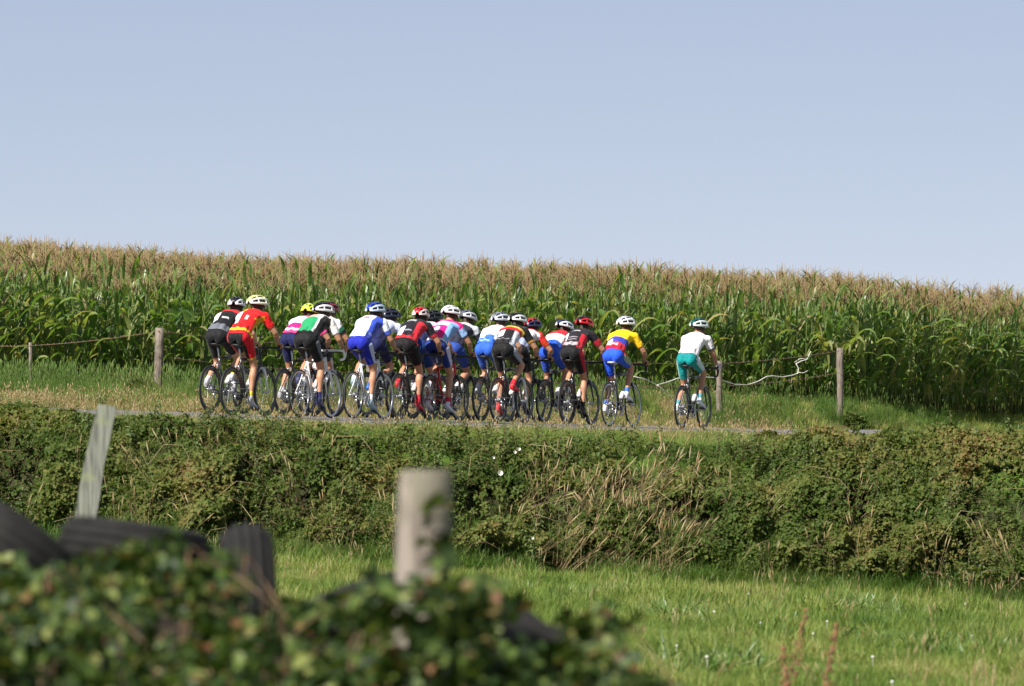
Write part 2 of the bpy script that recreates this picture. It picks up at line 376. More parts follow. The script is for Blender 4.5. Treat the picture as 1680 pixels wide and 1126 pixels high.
# ------------------------------------------------------------------ road bicycles
BB = Vector((-0.085, 0, 0.27)); RAX = Vector((-0.495, 0, 0.335)); FAX = Vector((0.495, 0, 0.335))
WR = 0.335
HOOD = Vector((0.50, 0.205, 0.975))
def shared_bike_meshes():
    S = {}
    S['tyre'] = MB().ring((0, 0, 0), 0.3215, [(0.0135, 0), (0.0095, 0.0095), (0, 0.0125), (-0.009, 0.010), (-0.009, -0.010), (0, -0.0125), (0.0095, -0.0095)], n=48).mesh('tyre')
    S['rim'] = MB().ring((0, 0, 0), 0.300, [(0.0135, 0.0098), (0.004, 0.0105), (-0.014, 0.004), (-0.016, 0), (-0.014, -0.004), (0.004, -0.0105), (0.0135, -0.0098)], n=48).mesh('rim')
    S['rim_deep'] = MB().ring((0, 0, 0), 0.300, [(0.0135, 0.0098), (0.002, 0.0115), (-0.03, 0.007), (-0.042, 0), (-0.03, -0.007), (0.002, -0.0115), (0.0135, -0.0098)], n=48).mesh('rim')
    h = MB().tube([(0, -0.05, 0), (0, -0.035, 0), (0, -0.03, 0), (0, 0.03, 0), (0, 0.035, 0), (0, 0.05, 0)], [0.009, 0.01, 0.021, 0.014, 0.021, 0.009], 10)
    S['hub'] = h.mesh('hub')
    sp = MB()
    for i in range(20):
        a = 2 * pi * i / 20; s = 0.03 if i % 2 else -0.03; b = a + (0.5 if (i // 2) % 2 else -0.5)
        sp.tube([(0.02 * cos(b), s, 0.02 * sin(b)), (0.288 * cos(a), s * 0.1, 0.288 * sin(a))], 0.0016, 3, cap=False)
    S['spokes'] = sp.mesh('spokes')
    f = MB()
    st, htt, htb = Vector((-0.245, 0, 0.78)), Vector((0.318, 0, 0.835)), Vector((0.357, 0, 0.70))
    f.tube([BB, st], [0.018, 0.017], 10); f.tube([st - Vector((0, 0, .02)), htt - Vector((0, 0, .02))], [0.016, 0.019], 10)
    f.tube([BB, htb + Vector((-0.01, 0, .02))], [0.022, 0.021], 10); f.tube([htt + Vector((-.005, 0, .018)), htb + Vector((.005, 0, -.018))], 0.022, 10)
    f.tube([BB + Vector((0, -0.036, 0)), BB + Vector((0, 0.036, 0))], 0.024, 12)
    for s in (-1, 1):
        f.tube([BB + Vector((-.02, .02 * s, 0)), BB + Vector((-.12, .036 * s, .01)), RAX + Vector((0, .062 * s, 0))], [0.012, 0.010, 0.008], 7)
        f.tube([st + Vector((0, .015 * s, -.03)), RAX + Vector((.09, .038 * s, .15)), RAX + Vector((0, .062 * s, 0))], [0.008, 0.008, 0.007], 7)
    S['frame'] = f.mesh('frame')
    k = MB()
    k.tube([htb + Vector((.004, 0, -.012)), htb + Vector((.012, 0, -.045))], [0.02, 0.026], 10)
    for s in (-1, 1):
        k.tube([htb + Vector((.012, .022 * s, -.035)), htb + Vector((.04, .044 * s, -.10)), htb + Vector((.075, .05 * s, -.22)), FAX + Vector((0, .052 * s, 0))], [0.014, 0.013, 0.011, 0.008], 7, flat=[0.02, 0.019, 0.014, 0.008])
    S['fork'] = k.mesh('fork')
    S['seatpost'] = MB().tube([st - Vector((-.02, 0, .05)), (-0.295, 0, 0.948)], 0.0137, 10).mesh('seatpost')
    sd_ = MB()                                     # saddle: broad tail, narrow nose
    rings = []
    for x, w, z, t in [(-0.425, 0.045, 0.972, 0.012), (-0.41, 0.064, 0.976, 0.018), (-0.36, 0.068, 0.974, 0.02), (-0.30, 0.05, 0.967, 0.02), (-0.23, 0.028, 0.965, 0.018), (-0.165, 0.019, 0.963, 0.016), (-0.15, 0.010, 0.958, 0.008)]:
        rings.append((Vector((x, 0, z - t * 0.5)), w, t * 0.7))
    sd_.tube([r[0] for r in rings], [r[1] for r in rings], 12, flat=[r[2] for r in rings], up=Vector((0, 0, 1)))
    for s in (-1, 1): sd_.tube([(-0.40, .022 * s, .958), (-0.33, .022 * s, .935), (-0.26, .022 * s, .935), (-0.17, .008 * s, .95)], 0.0035, 5)
    S['saddle'] = sd_.mesh('saddle')
    S['stem'] = MB().tube([htt, htt + Vector((-.012, 0, .045)), htt + Vector((0.0, 0, .06)), (0.385, 0, 0.945)], [0.018, 0.018, 0.017, 0.016], 10).mesh('stem')
    b = MB()
    for s in (-1, 1):
        b.tube([(0.385, 0, .945), (0.385, .1 * s, .945), (0.392, .175 * s, .944), (0.43, .2 * s, .94), (0.475, .205 * s, .935), (0.51, .208 * s, .905), (0.515, .21 * s, .865), (0.49, .212 * s, .83), (0.44, .213 * s, .815), (0.36, .215 * s, .812)],
               [0.015, 0.0145, 0.014, 0.016, 0.016, 0.016, 0.016, 0.016, 0.016, 0.015], 8)
    S['handlebar'] = b.mesh('handlebar')
    for s in (-1, 1):
        hd = MB().tube([(0.455, .205 * s, .942), (0.50, .205 * s, .956), (0.54, .205 * s, .972), (0.555, .205 * s, .992), (0.556, .205 * s, 1.006)], [0.015, 0.017, 0.017, 0.014, 0.008], 8)
        hd.tube([(0.55, .205 * s, .972), (0.568, .207 * s, .945), (0.56, .21 * s, .895), (0.545, .213 * s, .862)], [0.009, 0.008, 0.006, 0.005], 6)
        S['lever%d' % s] = hd.mesh('brake_lever')
    ch = MB()                                       # chain, two runs to the cassette
    y = -0.044
    ch.tube([BB + Vector((0, y, .098)), RAX + Vector((0, y, .036))], 0.0045, 5); ch.tube([BB + Vector((0, y, -.098)), RAX + Vector((.03, y, -.12)), RAX + Vector((.0, y, -.105)), RAX + Vector((.02, y, -.05)), RAX + Vector((-.02, y, -.036))], 0.0045, 5)
    S['chain'] = ch.mesh('chain')
    cs = MB()
    for i, r in enumerate([0.055, 0.05, 0.045, 0.04, 0.035, 0.03]):
        cs.tube([RAX + Vector((0, -.022 - .004 * i, 0)), RAX + Vector((0, -.0245 - .004 * i, 0))], r, 18)
    S['cassette'] = cs.mesh('cassette')
    dr = MB().tube([RAX + Vector((0, -.05, -.01)), RAX + Vector((.01, -.058, -.05)), RAX + Vector((.025, -.05, -.09))], [0.008, 0.011, 0.009], 7)
    dr.tube([RAX + Vector((.01, -.048, -.06)), RAX + Vector((.025, -.048, -.125))], 0.012, 7)
    S['derailleur'] = dr.mesh('rear_derailleur')
    for nm, c in (('brake_f', Vector((0.405, 0, 0.672))), ('brake_r', Vector((-0.36, 0, 0.665)))):
        br = MB()
        for s in (-1, 1): br.tube([c, c + Vector((0.012, .035 * s, .012)), c + Vector((0.012, .036 * s, -.025)), c + Vector((0.006, .02 * s, -.05))], [0.01, 0.008, 0.008, 0.008], 6)
        S[nm] = br.mesh('brake')
    d = (htb - BB).normalized(); c = BB + d * 0.16 + Vector((-d.z, 0, d.x)) * 0.062
    S['bottle'] = MB().tube([c, c + d * .02, c + d * .13, c + d * .15, c + d * .165, c + d * .19], [0.03, 0.036, 0.036, 0.024, 0.018, 0.012], 12).mesh('water_bottle')
    cg = MB()
    for t_ in (0.03, 0.09): cg.ring((0, 0, 0), 0.039, [(0.003, 0.003), (-0.003, 0.003), (-0.003, -0.003), (0.003, -0.003)], axis='Z', n=16)
    S['pedal'] = MB().box((-0.045, -0.05, -0.008), (0.045, 0.03, 0.008)).tube([(0, -0.06, 0), (0, 0.06, 0)], 0.006, 6).mesh('pedal')
    return S
SB = shared_bike_meshes()
CRANK = 0.1725
def pedal_pos(ang, side):                 # side +1 = rider's left
    a = ang if side < 0 else ang + pi
    return BB + Vector((CRANK * cos(a), 0.125 * side, CRANK * sin(a)))

def make_bike(mw, c):
    root = empty('road_bicycle', mw)
    fr, accent, rimc = paint(c['frame']), paint(c.get('accent', c['frame'])), c.get('rim', 'alloy' if c['px'] in (517, 604, 1019) else 'deep')
    tapem = paint(c['tape'], 0.7) if 'tape' in c else M['tape_black']
    obj('frame', SB['frame'], fr, root)
    obj('fork', SB['fork'], accent, root)
    for ax, pitch in ((RAX, random.random()), (FAX, random.random())):
        w = empty('wheel', parent=root); w.matrix_local = Matrix.Translation(ax) @ Matrix.Rotation(pitch * 6, 4, 'Y')
        obj('tyre', SB['tyre'], M['tyre'], w)
        obj('rim', SB['rim' if rimc == 'alloy' else 'rim_deep'], M['alloy'] if rimc == 'alloy' else (paint(rimc) if isinstance(rimc, tuple) else M['black']), w)
        obj('hub', SB['hub'], M['alloy'], w); tag(obj('spokes', SB['spokes'], M['spoke'], w), kind='stuff')
    obj('seatpost', SB['seatpost'], M['alloy'] if c.get('bright', 1) else M['black'], root)
    obj('saddle', SB['saddle'], paint(c.get('saddle', (20, 20, 22)), 0.5), root)
    obj('stem', SB['stem'], M['black'], root); obj('handlebar', SB['handlebar'], tapem, root)
    for s in (-1, 1): obj('brake_lever', SB['lever%d' % s], M['tape_black'] if 'tape' not in c else tapem, root)
    for k in ('brake_f', 'brake_r'): obj('brake', SB[k], M['alloy'], root)
    obj('chain', SB['chain'], M['spoke'], root); obj('cassette', SB['cassette'], M['spoke'], root); obj('rear_derailleur', SB['derailleur'], M['alloy'], root)
    obj('water_bottle', SB['bottle'], paint(c.get('bottle', (225, 225, 225)), 0.45), root)
    ck = MB(); a0 = c['crank']
    for s in (-1, 1):
        p = pedal_pos(a0, s); ck.tube([BB + Vector((0, 0.05 * s, 0)), Vector((p.x, 0.068 * s, p.z))], [0.016, 0.011], 8, flat=[0.009, 0.007])
    for R_, dy in ((0.098, -0.044), (0.075, -0.038)): ck.ring(BB + Vector((0, dy, 0)), R_, [(0.004, 0.0015), (-0.012, 0.0015), (-0.012, -0.0015), (0.004, -0.0015)], n=32)
    for i in range(5):
        a = a0 + 2 * pi * i / 5; ck.tube([BB + Vector((0, -.046, 0)), BB + Vector((.088 * cos(a), -.044, .088 * sin(a)))], [0.012, 0.006], 5, flat=[0.004, 0.003])
    ck.build('crankset', M['alloy'] if c.get('bright', 1) else M['black'], root)
    for s in (-1, 1):
        p = obj('pedal', SB['pedal'], M['black'], root); p.location = pedal_pos(a0, s) + Vector((0, -0.01 * s, 0)); p.rotation_euler = (0, c['foot'][0 if s > 0 else 1], 0)
    return root

# ------------------------------------------------------------------ helmets and shoes shared by all riders
def helmet_meshes():
    L, Wd, Hh = 0.152, 0.108, 0.118
    nu, nv = 26, 22
    def P(u, v, k=1.0):                        # u front..back, v across
        x = -cos(pi * u) * L * k
        r = sin(pi * u) ** 0.62
        a = (v - 0.5) * pi * 1.04
        tail = sstep(0.72, 1.0, u)
        return Vector((-x - 0.012 * tail, sin(a) * Wd * r * k, cos(a) * Hh * (r * k) - 0.012 * (1 - tail) * 0))
    vs_ = [P(0.03 + 0.94 * i / nu, j / nv) for i in range(nu + 1) for j in range(nv + 1)]
    f0 = []; m0 = []
    for i in range(nu):
        for j in range(nv):
            ribs = j % 4 in (0, 1) or j in (nv - 1, nv - 2)
            cross = i < 3 or i > nu - 4 or i % 8 == 1
            if not (ribs or cross or j < 2 or j > nv - 3): continue
            f0.append((i * (nv + 1) + j, (i + 1) * (nv + 1) + j, (i + 1) * (nv + 1) + j + 1, i * (nv + 1) + j + 1))
            m0.append(1 if (6 <= j <= 15) else 0)
    me = bpy.data.meshes.new('helmet_shell'); me.from_pydata([tuple(v) for v in vs_], [], f0)
    me.polygons.foreach_set("material_index", m0); me.polygons.foreach_set("use_smooth", [True] * len(f0))
    tmp = bpy.data.objects.new('tmp', me); COL.objects.link(tmp)
    sm = tmp.modifiers.new('s', 'SOLIDIFY'); sm.thickness = 0.014; sm.offset = -1
    dg = bpy.context.evaluated_depsgraph_get(); shell = bpy.data.meshes.new_from_object(tmp.evaluated_get(dg), depsgraph=dg)
    bpy.data.objects.remove(tmp)
    ln = [P(0.05 + 0.9 * i / nu, j / nv, 0.9) for i in range(nu + 1) for j in range(nv + 1)]
    lf = [(i * (nv + 1) + j, (i + 1) * (nv + 1) + j, (i + 1) * (nv + 1) + j + 1, i * (nv + 1) + j + 1) for i in range(nu) for j in range(nv)]
    lm = bpy.data.meshes.new('helmet_liner'); lm.from_pydata([tuple(v) for v in ln], [], lf); lm.polygons.foreach_set("use_smooth", [True] * len(lf))
    shell.materials.append(None); shell.materials.append(None)
    for p in shell.polygons: p.material_index = 1 if abs(atan2(p.center.y / Wd, p.center.z / Hh)) < 0.72 else 0      # crown in the second colour
    return shell, lm
HSHELL, HLINER = helmet_meshes()
def shoe_mesh():
    b = MB(); S = [(-0.105, 0.020, 0.030, 0.045), (-0.095, 0.032, 0.040, 0.052), (-0.05, 0.034, 0.042, 0.052), (0.0, 0.036, 0.040, 0.048), (0.05, 0.042, 0.032, 0.038), (0.10, 0.046, 0.024, 0.030), (0.14, 0.038, 0.019, 0.025), (0.16, 0.018, 0.012, 0.02)]
    b.tube([(x, 0, z) for x, w, h, z in S], [s[1] for s in S], 12, flat=[s[2] for s in S], up=Vector((0, 0, 1)))
    b.tube([(-0.065, 0, 0.06), (-0.06, 0, 0.115)], [0.04, 0.036], 10)
    return b.mesh('shoe')
SHOE = shoe_mesh()
_strap = MB()
for s_ in (-1, 1):
    _strap.tube([(0.03, .085 * s_, -.01), (0.02, .08 * s_, -.08), (0.035, .045 * s_, -.135), (0.05, 0, -.145)], 0.005, 5)
STRAP = _strap.mesh('chin_strap')
_gl = MB(); gpts = []
for i in range(13):
    a = (i / 12 - 0.5) * pi * 1.06; gpts.append((0.098 * cos(a) + 0.012, 0.080 * sin(a), 0.0))
_gl.tube(gpts, [0.004] * 13, 6, flat=[0.006] * 3 + [0.02] * 7 + [0.006] * 3, up=Vector((0, 0, 1)))
GLASSES = _gl.mesh('sunglasses')

# ------------------------------------------------------------------ riders
SPINE = [(-0.335, 1.00), (-0.295, 1.075), (-0.20, 1.205), (-0.075, 1.335), (0.055, 1.42), (0.115, 1.452)]
SPW = [0.125, 0.168, 0.148, 0.168, 0.185, 0.085]
SPD = [0.085, 0.122, 0.108, 0.118, 0.100, 0.070]
HIP = Vector((-0.265, 0, 1.055))
def ik(a, b, l1, l2, pole):
    d = b - a; L = min(d.length, (l1 + l2) * 0.999); u = d.normalized()
    x = (l1 * l1 - l2 * l2 + L * L) / (2 * L); hgt = sqrt(max(l1 * l1 - x * x, 0))
    p = (pole - u * pole.dot(u)).normalized()
    return a + u * x + p * hgt

def seg_d(P, a, b):
    a = np.array(a); b = np.array(b); d = b - a; t = np.clip(((P - a) @ d) / (d @ d), 0, 1)
    return np.linalg.norm(P - (a + t[:, None] * d), axis=1), t

def submesh(name, co, no, faces, keep_v, off, smooth=True, wob=0.0):
    """a garment: the patch of the body's surface where keep_v, lifted off the skin"""
    kf = [f for f in faces if keep_v[f].all()]
    if not kf: return None, None
    kf = np.array(kf); idx = np.unique(kf); mp = -np.ones(len(co), dtype=int); mp[idx] = np.arange(len(idx))
    P = co[idx] + no[idx] * off
    if wob:
        w = np.array([mnoise.noise(Vector(p) * 14) for p in co[idx]]); P = P + no[idx] * (np.maximum(w, -0.4) * wob)[:, None]
    me = bpy.data.meshes.new(name); me.from_pydata([tuple(p) for p in P], [], [tuple(r) for r in mp[kf]])
    me.polygons.foreach_set("use_smooth", [True] * len(kf)); me.update()
    return me, idx

def dye(me, cols):
    a = me.color_attributes.new('dye', 'FLOAT_COLOR', 'POINT')
    c = np.ones((len(cols), 4), dtype=np.float32); c[:, :3] = cols; a.data.foreach_set('color', c.ravel())

def make_person(mw, c):
    root = empty('person', mw)
    lean = radians(c.get('lean', 0) + 9); Rl = Matrix.Rotation(lean, 3, 'Y')
    def sp(x, z, y=0.0):
        v = Vector((x, y, z)); return HIP + Rl @ (v - HIP)
    bd_ = c.setdefault('build', random.uniform(0.93, 1.04)); spine = [sp(*p) for p in SPINE]
    b = MB()
    b.tube(spine, [w * bd_ for w in SPW], 18, flat=[w * bd_ for w in SPD], up=Vector((1, 0, 0)))
    for s in (-1, 1):
        b.ell((-0.325, 0.07 * s, 1.065), (0.098, 0.09, 0.105))                     # seat
        b.ell(sp(-0.06, 1.36, 0.09 * s), (0.11, 0.085, 0.075))                        # shoulder blade
    # head
    hc = sp(0.19, 1.565) + Vector((c.get('hx', 0), 0, c.get('hz', 0)))
    RH = Matrix.Rotation(c.get('yaw', 0), 3, 'Z') @ Matrix.Rotation(c.get('nod', 0.22), 3, 'Y')
    def hp(x, y, z): return hc + RH @ Vector((x, y, z))
    b.ell(hc, (0.097, 0.076, 0.112), RH, 14, 10); b.ell(hp(0.035, 0, -0.065), (0.062, 0.054, 0.062), RH)
    b.ell(hp(0.07, 0, -0.098), (0.026, 0.03, 0.022), RH)
    b.tube([hp(0.085, 0, 0.0), hp(0.116, 0, -0.034), hp(0.09, 0, -0.045)], [0.012, 0.016, 0.012], 8)     # nose
    for s in (-1, 1):
        b.ell(hp(-0.005, 0.078 * s, -0.02), (0.02, 0.012, 0.032), RH)                                     # ear
    b.ell(hp(0.088, 0, -0.07), (0.014, 0.026, 0.012), RH)                                                 # lips
    b.tube([spine[4], spine[5], hp(-0.02, 0, -0.06)], [0.075, 0.066, 0.056], 12)
    # arms
    arms = []
    for s in (-1, 1):
        sh = sp(0.07, 1.40, 0.178 * s); hd = HOOD.copy(); hd.y *= s
        if c.get('drops'): hd = Vector((0.475, 0.212 * s, 0.855))
        wr = hd + Vector((-0.075, 0.005 * s, 0.045))
        el = ik(sh, wr, 0.285, 0.25, Vector((-0.35, c.get('elbow', 0.75) * s, -0.55)))
        b.tube([sp(0.0, 1.39, 0.10 * s), sh, sh.lerp(el, 0.3), sh.lerp(el, 0.65), el], [0.068, 0.066, 0.056, 0.047, 0.039], 12)
        b.tube([el, el.lerp(wr, 0.28), el.lerp(wr, 0.65), wr, wr.lerp(hd, 0.5)], [0.04, 0.044, 0.036, 0.027, 0.028], 12, flat=[0.04, 0.044, 0.034, 0.023, 0.02])
        arms.append((sh, el, wr, hd, s))
    # legs
    legs = []
    for s in (-1, 1):
        pd = pedal_pos(c['crank'], s); pitch = c['foot'][0 if s > 0 else 1]
        Rf = Matrix.Rotation(pitch, 3, 'Y')
        org = pd + Rf @ Vector((-0.085, 0.0, 0.012)); org.y = 0.115 * s          # shoe origin (under the arch)
        an = org + Rf @ Vector((-0.062, 0, 0.105))
        hj = HIP + Vector((0, 0.092 * s, 0))
        kn = ik(hj, an, 0.435, 0.425, Vector((1, 0.06 * s, 0.3)))
        b.tube([hj, hj.lerp(kn, 0.2), hj.lerp(kn, 0.55), hj.lerp(kn, 0.85), kn], [r_ * bd_ for r_ in (0.095, 0.088, 0.071, 0.055, 0.052)], 14)
        side = Vector((-1, 0, 0)); back = (side - (an - kn).normalized() * side.dot((an - kn).normalized())).normalized()
        b.tube([kn, kn.lerp(an, 0.12) + back * .006, kn.lerp(an, 0.32) + back * .018, kn.lerp(an, 0.6) + back * .008, kn.lerp(an, 0.88), an], [r_ * bd_ for r_ in (0.051, 0.049, 0.056, 0.042, 0.033, 0.035)], 14)
        b.tube([an, org + Rf @ Vector((0.03, 0, 0.05))], [0.035, 0.03], 8)
        legs.append((hj, kn, an, org, Rf, s))
    raw = b.mesh('raw', False); tmp = bpy.data.objects.new('tmp', raw); COL.objects.link(tmp)
    r = tmp.modifiers.new('r', 'REMESH'); r.mode = 'VOXEL'; r.voxel_size = 0.0125
    r2 = tmp.modifiers.new('s', 'SMOOTH'); r2.factor = 0.5; r2.iterations = 5
    dg = bpy.context.evaluated_depsgraph_get(); bm_ = bpy.data.meshes.new_from_object(tmp.evaluated_get(dg), depsgraph=dg)
    bpy.data.objects.remove(tmp); bpy.data.meshes.remove(raw)
    n = len(bm_.vertices); co = np.empty(n * 3); bm_.vertices.foreach_get('co', co); co = co.reshape(-1, 3)
    no = np.empty(n * 3); bm_.vertices.foreach_get('normal', no); no = no.reshape(-1, 3)
    nf = len(bm_.polygons); lv = np.empty(len(bm_.loops), dtype=int); bm_.loops.foreach_get('vertex_index', lv)
    faces = lv.reshape(-1, 4) if len(lv) == nf * 4 else np.array([(list(p.vertices) + [p.vertices[-1]])[:4] for p in bm_.polygons])
    # which limb each point belongs to
    best = np.full(n, 9.0); cls = np.zeros(n, dtype=int); par = np.zeros(n); sid = np.zeros(n)
    def test(k, a, b2, rad, s=0):
        d, t = seg_d(co, a, b2); q = d / rad; m_ = q < best
        best[m_] = q[m_]; cls[m_] = k; par[m_] = t[m_]; sid[m_] = s
    L = [0.0]
    for i in range(5): L.append(L[-1] + (spine[i + 1] - spine[i]).length)
    spar = np.zeros(n); bd = np.full(n, 9.0)
    for i in range(5):
        d, t = seg_d(co, spine[i], spine[i + 1]); m_ = d < bd; bd[m_] = d[m_]; spar[m_] = (L[i] + t[m_] * (L[i + 1] - L[i])) / L[-1]
        test(0, spine[i], spine[i + 1], (SPW[i] + SPW[i + 1]) / 2 * 1.02)
    test(5, hp(0, 0, -0.02), hp(0, 0, 0.03), 0.11); test(6, spine[5] + (hp(-.02, 0, -.06) - spine[5]) * .25, hp(-0.02, 0, -0.05), 0.06)
    for sh, el, wr, hd, s in arms:
        test(1, sh, el, 0.056, s); test(2, el, hd, 0.042, s)
    for hj, kn, an, org, Rf, s in legs:
        test(3, hj.lerp(kn, 0.25), kn, 0.085, s); test(4, kn, an, 0.055, s)
    t = (spar - 0.15) / 0.80                                    # 0 hem .. 1 collar
    sl = c.get('sleeve', 0.62)
    up_arm = (cls == 1)
    jersey = ((cls == 0) & (t > 0) & (spar < 0.985)) | (up_arm & (par < sl))
    shorts = ((cls == 0) & (t < 0.08)) | ((cls == 3) & (par < c.get('hem', 0.60)))
    # the two hands, five bent fingers closing on the hoods
    hv = MB()
    for sh, el, wr, hd, s in arms:
        hv.tube([wr.lerp(hd, 0.2), hd + Vector((-0.045, 0.004 * s, 0.026)), hd + Vector((-0.01, 0.004 * s, 0.024)), hd + Vector((0.028, 0.006 * s, 0.016))], [0.026, 0.036, 0.040, 0.032], 10, flat=[0.022, 0.018, 0.016, 0.011])
        for j, (dx, ln) in enumerate(((0.038, 0.92), (0.018, 1.0), (-0.002, 0.95), (-0.021, 0.75))):
            pts = [Vector((dx, 0.026, 0.018)), Vector((dx + .006, 0.036, -0.004)), Vector((dx + .008, 0.030, -0.026)), Vector((dx + .006, 0.030 - 0.034 * ln, -0.038))]
            hv.tube([hd + Vector((p.x, p.y * s, p.z)) for p in pts], [0.0095, 0.009, 0.0085, 0.0065], 6)
        pts = [Vector((-0.03, -0.02, 0.018)), Vector((-0.002, -0.036, 0.006)), Vector((0.024, -0.032, -0.012))]
        hv.tube([hd + Vector((p.x, p.y * s, p.z)) for p in pts], [0.012, 0.0105, 0.008], 6)
    V = np.vstack([co, np.array(hv.v)]); F = [tuple(f) for f in faces] + [tuple(i + n for i in f) for f in hv.f]
    F = [f[:3] if len(f) == 4 and f[2] == f[3] else f for f in F]
    body = bpy.data.meshes.new('body'); body.from_pydata([tuple(p) for p in V], [], F); body.polygons.foreach_set("use_smooth", [True] * len(F))
    glove = 1 if c.get('glove') else 0
    if glove: body.polygons.foreach_set("material_index", [0] * len(faces) + [1] * len(hv.f))
    body.update(); skin = M['skin2'] if c.get('pale') else M['skin']
    obj('body', body, [skin, paint(c['glove'], 0.7)] if glove else skin, root)
    # jersey
    me, ix = submesh('jersey', co, no, faces, jersey, 0.009, wob=0.009)
    tt, pp, ua = t[ix], par[ix], up_arm[ix]
    yy = co[ix, 1]; u = yy / 0.19; back = no[ix, 2] > -0.15
    pk = (~ua) & (tt > 0.03) & (tt < 0.25) & (np.abs(u) < 0.62) & (no[ix, 2] > 0)          # stuffed back pockets
    PP = np.empty(len(ix) * 3); me.vertices.foreach_get('co', PP); PP = PP.reshape(-1, 3); PP[pk] += no[ix][pk] * (0.012 + 0.008 * np.cos(u[pk] * 14))[:, None]; me.vertices.foreach_set('co', PP.ravel()); me.update()
    cols = np.tile(np.array(lin(c['jersey'][0])), (len(ix), 1))
    for rule in c['jersey'][1:]:
        k = rule[0]
        if k == 'band': m_ = (~ua) & (tt > rule[1]) & (tt < rule[2])
        elif k == 'yoke': m_ = ((~ua) & (tt > rule[1])) | (ua & (pp < rule[2]))
        elif k == 'patch': m_ = (~ua) & (tt > rule[1]) & (tt < rule[2]) & (u > rule[3]) & (u < rule[4]) & back
        elif k == 'side': m_ = (~ua) & (np.abs(u) > rule[1]) & (tt < rule[2])
        elif k == 'sideR': m_ = (~ua) & (u < -rule[1]) & (tt < rule[2])
        elif k == 'flank': m_ = (~ua) & (no[ix, 2] < rule[1])
        elif k == 'sleeve': m_ = ua & (pp >= rule[1]) & (pp <= rule[2])
        cols[m_] = lin(rule[-1])
    dye(me, cols); obj('jersey', me, M['cloth'], root)
    # shorts
    me, ix = submesh('shorts', co, no, faces, shorts, 0.005, wob=0.002)
    cols = np.tile(np.array(lin(c['shorts'][0])), (len(ix), 1)); leg = cls[ix] == 3; yy = co[ix, 1]; pp = par[ix]
    for rule in c['shorts'][1:]:
        k = rule[0]
        if k == 'hem': m_ = leg & (pp > rule[1])
        elif k == 'seat': m_ = (np.abs(yy) < rule[1]) & (co[ix, 2] < 1.13)
        elif k == 'side': m_ = (np.abs(yy) > rule[1])
        elif k == 'waist': m_ = (~leg) & (t[ix] > rule[1])
        cols[m_] = lin(rule[-1])
    dye(me, cols); obj('shorts', me, M['cloth'], root)
    # socks, shoes
    for hj, kn, an, org, Rf, s in legs:
        sk = (cls == 4) & (par > c.get('sockh', 0.80)) & (sid == s)
        me, ix = submesh('sock', co, no, faces, sk, 0.004)
        if me is not None:
            dye(me, np.tile(np.array(lin(c['sock'])), (len(ix), 1))); obj('sock', me, M['cloth'], root)
        so = obj('shoe', SHOE, paint(c['shoe'], 0.45), root); so.matrix_local = Matrix.Translation(org) @ Rf.to_4x4()
    # hair at the nape, helmet, glasses
    q = (co - np.array(hc)) @ np.array(RH)
    hair = (np.abs(q[:, 1]) < 0.09) & (q[:, 0] < 0.0) & (q[:, 2] > -0.055) & (np.linalg.norm(q, axis=1) < 0.14)
    me, ix = submesh('hair', co, no, faces, hair, 0.005)
    if me is not None: obj('hair', me, M['hair'], root)
    HM = Matrix.Translation(hc) @ RH.to_4x4()
    hm = empty('helmet', parent=root); hm.matrix_local = HM @ Matrix.Translation((-0.012, 0, 0.022)) @ Matrix.Rotation(-0.10, 4, 'Y')
    h1, h2 = c['helmet']
    obj('shell', HSHELL, [paint(h1), paint(h2)], hm); obj('liner', HLINER, M['black'], hm)
    st = obj('chin_strap', STRAP, M['black'], hm)
    if c.get('glasses', True):
        g = obj('sunglasses', GLASSES, M['lens'], root); g.matrix_local = HM @ Matrix.Translation((-0.002, 0, 0.0))
    return root

Wh, Bk, Gy = (238, 238, 240), (22, 22, 25), (105, 108, 118)
Rd, Bl, Nv, Ye, Mg, Tl, Gn_ = (205, 22, 38), (30, 62, 190), (22, 28, 74), (250, 205, 20), (232, 30, 120), (10, 140, 140), (20, 130, 80)
D2 = math.radians
